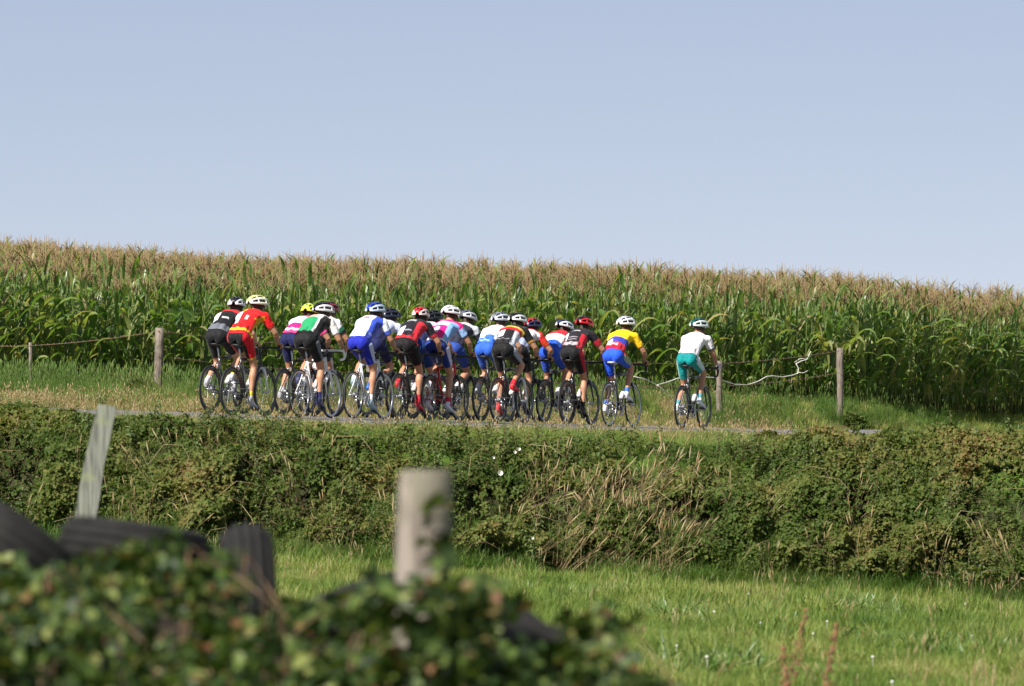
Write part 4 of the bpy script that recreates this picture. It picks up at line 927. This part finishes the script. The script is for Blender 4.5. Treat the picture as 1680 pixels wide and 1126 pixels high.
# ------------------------------------------------------------------ bramble hedge on the bank
R6 = random.Random(21)
def sprig(n, size, m, name, spread=0.06, cane=True):
    mb = MB()
    for k in range(n):
        a = R6.uniform(0, 2 * pi); q = Vector((cos(a) * spread * R6.random(), sin(a) * spread * R6.random(), R6.uniform(-0.03, 0.03)))
        up = Vector((R6.gauss(0, 0.45), R6.gauss(0, 0.45), 1)).normalized()
        d0 = Vector((cos(a), sin(a), R6.uniform(-0.5, 0.3)))
        for da, s in ((0, 1.0), (1.25, 0.8), (-1.25, 0.8)):
            d = Matrix.Rotation(da, 3, up) @ d0; leaflet(mb, q + d * size * 0.15, d, up, size * s * R6.uniform(0.85, 1.1), size * 0.72 * s, 0, R6.uniform(0.05, 0.25))
    if cane: mb.tube([(-spread, 0, -0.06), (0, 0.01, 0), (spread, 0, -0.03)], 0.003, 3, 1)
    return proto(mb, name, [m, M['cane']])
BR = [sprig(4, R6.uniform(0.045, 0.065), M['bramble'], 'bramble_sprig_%d' % i) for i in range(5)]
hpts = []; hrot = []; hsc = []
def lump(x, v): return 0.5 + 0.55 * mnoise.noise((x * 0.75, v * 1.4, 1.7)) + 0.55 * mnoise.noise((x * 2.0, v * 3.0, 5.1)) + 0.28 * mnoise.noise((x * 4.6, v * 6, 9))
while len(hpts) < 40000:
    x = RNG.uniform(-10.8, 10.8); v = RNG.uniform(0.02, 1.28); f = foot(x)
    y = f + 0.1 + 1.9 * v; n = Gn(x, y)
    if v > 1: n = Vector((0, -0.25, 1)).normalized()
    over = 0.27 * sstep(2.0, 4.6, x) + 0.02 + 0.02 * sstep(-2.6, -4.4, x)          # taller where it hides the lane
    th = (0.05 + 0.6 * max(0, lump(x, v) - 0.05)) * (1 - 0.8 * sstep(0.4, 0.85, v)) + over * sstep(0.5, 0.95, v) * (0.75 + 0.4 * lump(x, 3))
    if v > 0.66 and -3.9 < x < 3.2 and RNG.random() < 0.88: continue
    if v > 1.0 and x < 2.4 and RNG.random() < 0.7: continue
    gap = mnoise.noise((x * 1.3 + 7, v * 2.6, 3.3))
    if gap < -0.16 and RNG.random() < 0.93: continue
    t = 1 - abs(RNG.normal(0, 0.25))
    p = Vector((x, y, G(x, y))) + n * (th * max(t, 0.1)) + Vector((0, -0.1 * th, 0.15 * th))
    hpts.append(tuple(p)); tl = RNG.normal(0.75, 0.45)
    hrot.append((tl, RNG.normal(0, 0.4), RNG.normal(0, 0.8))); hsc.append(RNG.uniform(0.65, 1.2) * (1 + 0.5 * mnoise.noise((x * 0.9, v * 2, 40))))
scatter('bramble_hedge', hpts, BR, rots=hrot, scales=hsc, label='tangled bramble hedge covering the bank below the lane')
# nettles and young shoots standing out of the hedge
M['nettle'] = leafmat('nettle leaf', [(0, (0.05, 0.09, 0.025)), (0.5, (0.10, 0.16, 0.05)), (1, (0.19, 0.22, 0.085))], 0.6, 0.3)
NET = []
for i in range(4):
    mb = MB(); hgt = R6.uniform(0.28, 0.5); bend = R6.uniform(-0.08, 0.08)
    mb.tube([(0, 0, -0.05), (bend * .4, 0, hgt * .5), (bend, 0, hgt)], [0.004, 0.003, 0.002], 4, 1)
    for k in range(8):
        z = hgt * (0.2 + 0.8 * k / 7)
        for j in range(2):
            a = k * 1.57 + j * pi + R6.uniform(-.3, .3); leaflet(mb, (bend * (z / hgt) ** 2, 0, z), (cos(a), sin(a), R6.uniform(-.5, .3)), (0, 0, 1), 0.085 * (1.15 - 0.6 * k / 7), 0.04 * (1.15 - 0.6 * k / 7))
    NET.append(proto(mb, 'nettle_kind_%d' % i, [M['nettle'], M['cane']]))
np_ = []
while len(np_) < 800:
    x = RNG.uniform(-10.5, 10.5); v = RNG.uniform(0.0, 1.05)
    if mnoise.noise((x * 0.8, v * 1.2, 60)) < 0.0: continue
    y = foot(x) + 2 * v - 0.2; np_.append((x, y, G(x, y + 0.2) + 0.05 + (0.14 if v < 0.8 else 0.0)))
scatter('bank_nettles', np_, NET, tilt=0.25, scl=(0.5, 0.95), label='nettles and young shoots standing out of the bramble bank')
lp = []
for _ in range(3000):
    x = RNG.uniform(-10.5, 10.5); v = abs(RNG.normal(0, 0.26)) - 0.12; y = foot(x) + 0.02 + 1.7 * v
    if mnoise.noise((x * 0.8, v * 2, 12)) > -0.25: lp.append((x, y - 0.15, G(x, y) + 0.1 * v))
scatter('long_bank_grass', lp, LONG, rots=np.stack([RNG.normal(0.25, 0.3, len(lp)), RNG.normal(0, 0.3, len(lp)), RNG.uniform(0, 6.28, len(lp))], 1), scl=(0.4, 0.85), label='long arching grass at the foot of the bramble bank')
sp_ = []; srot = []
for _ in range(120):
    x = RNG.normal(1.35, 0.5) if RNG.random() < 0.5 else RNG.uniform(-7, 8); v = clamp(RNG.normal(0.30, 0.2), 0.02, 0.6); y = foot(x) + 2 * v - 0.3
    sp_.append((x, y, G(x, y + 0.3) + 0.05)); srot.append((RNG.normal(0.15, 0.15), RNG.normal(0.38 if abs(x - 1.3) < 1.3 else 0, 0.35), RNG.normal(0, 0.3)))
scatter('dry_bank_stalks', sp_, STRAW, rots=srot, scl=(0.7, 1.15), label='dry straw coloured stalks leaning out of the bramble bank')
cn = []
for _ in range(170):
    x = RNG.uniform(-8, 8); v = RNG.uniform(0.0, 0.75); y = foot(x) + 2 * v - 0.35; cn.append((x, y, G(x, y + 0.35) + 0.12))
CANES = []
for i in range(4):
    mb = MB(); L = R6.uniform(0.4, 0.8)
    mb.tube([(0, 0, -0.1), (L * .2, 0, L * .35), (L * .55, 0.03, L * .45), (L, 0.02, L * R6.uniform(0, .3))], [0.0035, 0.003, 0.0028, 0.0015], 4); CANES.append(proto(mb, 'cane_kind_%d' % i, M['dry_grass'] if i % 2 else M['cane']))
scatter('bramble_canes', cn, CANES, tilt=0.35, scl=(0.6, 1.2), label='bare arching bramble canes on the bank')

cp = []                                          # grass and shoots breaking the crest of the bank
while len(cp) < 1500:
    x = RNG.uniform(-10.5, 10.5); y = foot(x) + RNG.uniform(1.2, 2.6)
    if mnoise.noise((x * 1.1, y * 0.6, 70)) > -0.12: cp.append((x, y, G(x, y) + (0.16 * sstep(2.4, 4.6, x))))
scatter('crest_grass', cp, fr('crest', TALL), tilt=0.3, scales=np.array([0.38 + 0.5 * max(0, mnoise.noise((p[0] * 0.9, 3, 80)) + 0.2) for p in cp]) * RNG.uniform(0.6, 1.2, len(cp)), label='tufted grass breaking the crest of the bramble bank')
kp = []
while len(kp) < 420:
    x = RNG.uniform(-10.5, 10.5); y = foot(x) + RNG.uniform(1.3, 2.3)
    if mnoise.noise((x * 0.7, 1, 90)) > -0.1: kp.append((x, y, G(x, y) + (0.2 * sstep(2.4, 4.6, x))))
scatter('crest_shoots', kp, fr('crest_shoot', NET), tilt=0.4, scl=(0.45, 1.0), label='leafy shoots on top of the bramble bank')

# bindweed flowers on the bank, seed heads and daisies in the meadow
fl = MB(); fl.tube([(0, 0, 0), (0, 0, .02), (0, 0, .045), (0, 0, .052)], [0.004, 0.008, 0.032, 0.036], 10, cap=False); FLM = fl.mesh('petals')
for px, rw, big in ((820, 778, 0.95), (843, 743, 0.6), (851, 738, 0.6), (808, 752, 0.5), (873, 884, 0.5)):
    D = 102.3 + 2.0 * clamp((905 - rw) / 205, 0, 1) - 0.45
    o = obj('bindweed_flower', FLM, M['petal']); o.location = W(px, rw, D); o.rotation_euler = (1.25, 0, random.uniform(-0.6, 0.6)); o.scale = (big,) * 3
    tag(o, 'small white trumpet flower on the bramble bank', 'flower', 'white flowers on the bramble bank')
dm = MB(); dm.ell((0, 0, 0.0), (0.013, 0.013, 0.011), None, 8, 5); dm.tube([(0, 0, -0.12), (0, 0, -0.01)], 0.002, 3); DMM = dm.mesh('seed_head')
for px, rw in ((1228, 975), (1237, 988), (1248, 1022), (1172, 1004), (1160, 1078), (1357, 1020), (1334, 1040), (1432, 1078), (1464, 1119), (1584, 991), (1594, 1044), (1110, 1060)):
    hh = 1.7; D = 70.0
    for _ in range(12): D = FPX * (h_land((px - CX) / FPX * D, D) - 0.13) / (rw - CY)
    o = obj('white_seed_head', DMM, M['petal']); o.location = W(px, rw, D)
    tag(o, 'small round white flower head on a thin stem in the meadow', 'flower', 'white flower heads in the meadow')

# ------------------------------------------------------------------ fence before the maize
fence = empty('wire_fence', Matrix.Translation((-5.2, 128.5, G(-5.2, 128.5)))); inv = fence.matrix_world.inverted()
tag(fence, 'old post and rusty wire fence standing before the maize', 'fence')
def fpost(px, top, D, w, lean=0.0):
    x = (px - CX) / FPX * D; zt = EYE - (top - CY) / FPX * D; zb = G(x, D) - 0.25; mb = MB()
    ks = 6; pts = [inv @ Vector((x + lean * (i / ks) + random.uniform(-.006, .006), D, zb + (zt - zb) * i / ks)) for i in range(ks + 1)]
    mb.tube(pts, [w * 0.5 * random.uniform(0.9, 1.08) for _ in pts], 9); mb.build('post', M['fpost'], fence); return Vector((x + lean * .85, D - w * .5 - .01, zt))
P1 = fpost(50, 562, 131.5, 0.055); P2 = fpost(258, 538, 127.6, 0.125, 0.03); P3 = fpost(1180, 592, 142.6, 0.105); P4 = fpost(1378, 571, 147.0, 0.115); P0 = fpost(-80, 556, 133, 0.08)
P25 = fpost(606, 568, 134.0, 0.09); P26 = fpost(868, 582, 138.0, 0.09)
def wire(a, b, dz, sag):
    pts = [a.lerp(b, i / 14) + Vector((0, -0.01, -dz - sag * 4 * (i / 14) * (1 - i / 14))) for i in range(15)]
    mb = MB(); mb.tube([inv @ p for p in pts], 0.004, 4)
    for i in range(0, 42, 2):                   # barbs
        p = a.lerp(b, i / 42) + Vector((0, -0.01, -dz - sag * 4 * (i / 42) * (1 - i / 42))); mb.tube([inv @ (p + Vector((-.012, 0, .02))), inv @ (p + Vector((.012, 0, -.02)))], 0.003, 3)
    mb.build('wire', M['wire'], fence)
for a, b in ((P0, P1), (P1, P2), (P2, P25), (P25, P26), (P26, P3), (P3, P4)):
    wire(a, b, 0.05, 0.03)
    if a is not P1 and b is not P1: wire(a, b, 0.42, 0.04)
mb = MB()
rp = [(1040, 618), (1060, 623), (1078, 632), (1096, 627), (1112, 621), (1130, 621), (1150, 619), (1176, 620), (1190, 626), (1206, 631), (1226, 632), (1244, 626), (1258, 618), (1268, 617), (1284, 619), (1300, 616), (1309, 613), (1310, 604), (1306, 597), (1314, 593), (1324, 590), (1330, 577)]
mb.tube([W(px, rw, 141.0 + (px - 1040) * 0.0165) for px, rw in rp], 0.0095, 5)
mb.tube([W(px, rw, 140.9 + (px - 1040) * 0.0165) for px, rw in ((1078, 632), (1088, 640), (1100, 649), (1112, 656))], 0.010, 5)
mb.tube([W(px, rw, 145.3) for px, rw in ((1309, 611), (1318, 612), (1326, 608))], 0.005, 5); mb.tube([W(px, rw, 145.3) for px, rw in ((1303, 595), (1312, 589), (1322, 588))], 0.005, 5)
tag(mb.build('slack_rope', M['tape']), 'slack pale rope hanging in loops between the fence posts', 'rope')

# dark weeds at the foot of the left fence post and along the fence
def bush(name, label, c, rx, ry, rz, n, protos_src, cat, grp=None):
    root = empty(name, Matrix.Translation(c)); tag(root, label, cat, grp)
    pts = []; rot = []
    for _ in range(n):
        d = Vector((RNG.normal(), RNG.normal(), abs(RNG.normal()))).normalized(); r = 0.45 + 0.55 * RNG.random() ** 0.5
        r *= 0.75 + 0.35 * mnoise.noise(d * 2 + Vector(c)); pts.append((d.x * rx * r, d.y * ry * r, d.z * rz * r)); rot.append((RNG.normal(0.4, 0.5), RNG.normal(0, 0.5), RNG.uniform(0, 6.28)))
    o = scatter('foliage', pts, fr(name, protos_src), rots=rot, scl=(0.8, 1.3), parent=root)
    st = MB()
    for k in range(5): st.tube([(0, 0, -0.1), (rx * .3 * cos(k * 1.3), ry * .3 * sin(k * 1.3), rz * .4), (rx * .6 * cos(k * 1.3), ry * .6 * sin(k * 1.3), rz * .7)], [0.012, 0.008, 0.004], 5)
    st.build('stem', M['cane'], root); return root
for px, D, rx, rz, lb in ((232, 127.2, 0.36, 0.38, 'low dark shrub at the foot of the thick left fence post'), (1402, 146.9, 0.24, 0.24, 'small dark weed clump beside the fence post by the field corner'), (1262, 119.5, 0.28, 0.20, 'brownish weed clump on the near verge beyond the bank')):
    x = (px - CX) / FPX * D; bush('shrub', lb, (x, D, G(x, D)), rx, 0.3, rz, 260, BR, 'shrub')

# ------------------------------------------------------------------ the heap of tyres and the posts in front
def tyre_meshes():
    R_, Wd = 0.30, 0.095
    tp_ = []
    for i in range(25):
        w = -0.082 + 0.164 * i / 24; groove = -0.02 if i % 6 in (3,) else 0.0
        if i % 6 in (2, 4): groove = -0.002
        tp_.append((groove - 0.03 * (abs(w) / 0.082) ** 2.5, w))
    tr = MB().ring((0, 0, 0), R_, tp_, n=64, closed=False).mesh('tread')
    sw = {}
    for s in (-1, 1):
        prof = [(-0.0305, 0.0822 * s), (-0.042, 0.092 * s), (-0.065, 0.097 * s), (-0.09, 0.088 * s), (-0.112, 0.076 * s), (-0.118, 0.066 * s), (-0.110, 0.060 * s), (-0.07, 0.080 * s), (-0.028, 0.074 * s)]
        sw[s] = MB().ring((0, 0, 0), R_, prof, n=64, closed=False).mesh('sidewall')
    return tr, sw
TREAD, SIDEW = tyre_meshes()
def old_tyre(c, ax, sc, lb):
    ax = Vector(ax).normalized(); q = Vector((0, 1, 0)).rotation_difference(ax)
    root = empty('tyre', Matrix.Translation(c) @ q.to_matrix().to_4x4() @ Matrix.Scale(sc, 4))
    tag(root, lb, 'tyre', 'old tyres on the overgrown heap')
    obj('tread', TREAD, M['rubber'], root)
    for s in (-1, 1): obj('sidewall', SIDEW[s], M['rubber'], root)
    return root
old_tyre(W(12, 915, 29.6), (0.55, 0.22, 0.78), 1.1, 'big black tyre lying tilted beside the grey plank post')
old_tyre(W(222, 902, 30.6), (0.14, 0.06, 0.97), 0.92, 'dull grey-black tyre lying flat in the brambles')
old_tyre(W(406, 990, 30.4), (0.99, 0.09, 0.02), 0.94, 'black tyre standing upright with its grooved tread in view')
old_tyre(W(575, 1000, 28.6), (-0.35, 0.1, 0.9), 0.7, 'black tyre half buried in leaves between the upright tyre and the round post')
old_tyre(W(800, 1058, 27.8), (0.45, -0.3, 0.8), 0.95, 'brownish black tyre sunk in the leaves to the right of the round post')
old_tyre(W(900, 1135, 26.3), (0.3, -0.45, 0.8), 0.95, 'greyish tyre at the low right end of the heap')

mb = MB(); D = 24.0; px0 = 695; zt = EYE - (772 - CY) / FPX * D; x0 = (px0 - CX) / FPX * D; zb = G(x0, D) - 0.3
ks = 14; pts = [Vector((x0 + 0.012 * sin(i * 0.5), D, zb + (zt - 0.006 - zb) * i / ks)) for i in range(ks + 1)]
mb.tube(pts + [pts[-1] + Vector((0, 0, 0.006))], [0.074 + 0.003 * sin(i * 2.1) for i in range(ks + 1)] + [0.060], 20)
tag(mb.build('fence_post', M['post']), 'thick round weathered wooden post rising from the brambles', 'post')

mb = MB(); D = 58.0
top = W(176, 668, D); mid = W(153, 768, D); low = W(139, 860, D); xb = W(122, 1000, D); xb.z = G(xb.x, D) - 0.2
for a, b in ((xb, low), (low, mid), (mid, top)): pass
path = [xb, low, low.lerp(mid, .5), mid, mid.lerp(top, .5), top]
wd = [0.068, 0.07, 0.073, 0.068, 0.069, 0.06]
vs_ = []
for p, w in zip(path, wd):
    vs_ += [p + Vector((-w, -0.028, 0)), p + Vector((w, -0.016, 0)), p + Vector((w * 1.02, 0.03, 0)), p + Vector((-w, 0.026, 0))]
fs = [(i * 4 + j, i * 4 + (j + 1) % 4, i * 4 + 4 + (j + 1) % 4, i * 4 + 4 + j) for i in range(len(path) - 1) for j in range(4)] + [(3, 2, 1, 0), tuple(len(path) * 4 - 4 + j for j in range(4))]
vs_[-4] = vs_[-4] + Vector((0, 0, 0.02)); vs_[-1] = vs_[-1] + Vector((0, 0, 0.02))
mb.add(vs_, fs); tag(mb.build('plank_post', M['plank'], smooth=False), 'leaning grey plank post with lichen, standing behind the tyres', 'post')

# bramble bush over the heap
R7 = random.Random(31)
NB = []; NBM = []
for i in range(5):
    s = R7.uniform(0.036, 0.05); mb = MB(); up = Vector((R7.gauss(0, .3), R7.gauss(0, .3), 1)).normalized(); d0 = Vector((1, 0, R7.uniform(-.3, .2)))
    for da, k in ((0, 1.0), (1.2, 0.85), (-1.2, 0.85)):
        d = Matrix.Rotation(da, 3, up) @ d0; leaflet(mb, d * s * .15, d, up, s * k, s * .75 * k, 0, R7.uniform(.08, .22))
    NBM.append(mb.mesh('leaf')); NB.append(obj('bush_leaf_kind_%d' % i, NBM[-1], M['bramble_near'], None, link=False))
def top_row(px):
    ks_ = [(-900, 860), (-120, 880), (0, 915), (110, 925), (190, 885), (330, 900), (400, 950), (450, 968), (560, 1000), (650, 965), (740, 935), (790, 985), (840, 1045), (910, 1055), (940, 990), (985, 985), (1020, 1040), (1060, 1085), (1110, 1150), (1300, 1500)]
    for (a, ra), (b, rb) in zip(ks_, ks_[1:]):
        if a <= px <= b: return ra + (rb - ra) * (px - a) / (b - a)
    return 1500
bushr = empty('bramble_bush', Matrix.Translation((-0.7, 25.5, G(-0.7, 25.5)))); bi = bushr.matrix_world.inverted()
tag(bushr, 'sprawling bramble bush growing over the heap of old tyres', 'bush')
L_ = []
def bush_h(x, D):
    return (top_row((x / 25.2) * FPX + CX) - CY) / FPX * 25.2 + 0.035 + 0.10 * ((D - 25.6) / 2.2) ** 2 + 0.07 * mnoise.noise((x * 4, D * 2, 4))
while len(L_) < 4300:                          # arching sprays of leaves, open gaps between them
    D = RNG.uniform(23.3, 27.4); x = (RNG.uniform(-420, 1130) - CX) / FPX * D
    h = bush_h(x, D) + abs(RNG.normal(0, 0.15)); 
    if h > 1.3: continue
    a = RNG.uniform(0, 6.28); ln = RNG.uniform(0.10, 0.3); n_ = int(RNG.integers(10, 26)); dr = RNG.uniform(0.1, 0.5); up0 = -0.05 if RNG.random() < 0.3 else 0.0
    for k in range(n_):
        q = RNG.random(); p = Vector((x + cos(a) * ln * (q - .5) + RNG.normal(0, .016), D + sin(a) * ln * (q - .5) * 1.5 + RNG.normal(0, .02), EYE - h - up0 - dr * ln * (q - .4) ** 2 * 2 + RNG.normal(0, .014)))
        if EYE - p.z < h_land(p.x, p.y): L_.append((h - bush_h(x, D), p))
for _ in range(450):
    D = RNG.uniform(23.4, 25.0); x = (RNG.uniform(-420, 1060) - CX) / FPX * D; h = RNG.uniform(0.84, 1.3)
    if h > bush_h(x, D) + 0.1: L_.append((0.3, Vector((x, D, EYE - h))))
for _ in range(700):
    D = RNG.uniform(24.2, 27.0); x = (RNG.uniform(-140, 1100) - CX) / FPX * D; h = bush_h(x, D) + RNG.uniform(0.12, 0.4)
    if h < 1.3: L_.append((0.4, Vector((x, D, EYE - h))))
# leaves climbing the right side of the round post and a spray above it
for _ in range(13):
    L_.append((0.5, Vector((x0 + RNG.uniform(0.015, 0.075), 23.9 - RNG.uniform(0.0, 0.05), zt - RNG.uniform(0.07, 0.30)))))
for _ in range(230):
    L_.append((RNG.uniform(0, .3), Vector((x0 + RNG.uniform(-0.16, 0.2), 23.85 - RNG.uniform(0.0, 0.4), zt - 0.30 - abs(RNG.normal(0, 0.13))))))
L_.sort(key=lambda q: q[0] + (0 if q[1].y < 25.6 else 0.05))
for i, (dep, p) in enumerate(L_[:300]):
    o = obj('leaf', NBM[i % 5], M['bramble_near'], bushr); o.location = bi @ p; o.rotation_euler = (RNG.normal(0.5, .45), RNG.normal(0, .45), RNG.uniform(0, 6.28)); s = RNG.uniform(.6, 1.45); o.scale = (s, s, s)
rr = L_[300:]
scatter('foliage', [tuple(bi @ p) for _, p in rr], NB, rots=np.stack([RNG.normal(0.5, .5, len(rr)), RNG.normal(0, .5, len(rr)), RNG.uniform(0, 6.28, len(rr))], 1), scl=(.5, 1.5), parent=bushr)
for k in range(26):
    mb = MB(); x = RNG.uniform(-1.6, 0.4); D = RNG.uniform(24.4, 26.6); h0 = (top_row(x / 25.2 * FPX + CX) - CY) / FPX * 25.2; dx = RNG.uniform(-.35, .35)
    mb.tube([bi @ Vector((x, D, G(x, D) - 0.03)), bi @ Vector((x + dx * .3, D - .1, EYE - h0 - 0.02)), bi @ Vector((x + dx * .8, D - .3, EYE - h0 - 0.10 - 0.05 * RNG.random())), bi @ Vector((x + dx * 1.2, D - .5, EYE - h0 - .22))], [.006, .005, .004, .0025], 5)
    mb.build('stem', M['cane'], bushr)

# dock stalks in the meadow
for px, rw, D, ln, lb in ((1322, 1000, 50.0, 0.14, 'tallest reddish brown dock stalk gone to seed in the meadow'), (1372, 1020, 50.6, 0.1, 'thin pale brown dock stalk leaning beside the tallest one'), (1285, 1062, 49.2, -0.03, 'short brown dock stalk with sparse seeds')):
    t_ = W(px, rw, D); x = t_.x - ln; base = Vector((x, D, G(x, D))); root = empty('dock_plant', Matrix.Translation(base)); tag(root, lb, 'dock plant', 'dock stalks in the meadow')
    v = t_ - base; MB().tube([(0, 0, -0.03), v * .4 + Vector((-ln * .15, 0, 0)), v], [.005, .004, .002], 5).build('stem', M['dock'], root)
    mb = MB()
    for k in range(80):
        q = 0.3 + 0.7 * RNG.random(); p = v * q + Vector((RNG.normal(0, .022), RNG.normal(0, .022), 0)) * (1.3 - q); mb.ell(p, (.007, .007, .010), None, 5, 3)
    tag(mb.build('seed_head', M['dock'], root), kind='stuff')
    lf = MB()
    for k in range(5):
        a = k * 1.3; d = Vector((cos(a), sin(a), .9)); leaflet(lf, (0, 0, 0), d, (0, 0, 1), .22, .06)
    tag(lf.build('leaves', M['grass'], root), kind='stuff')
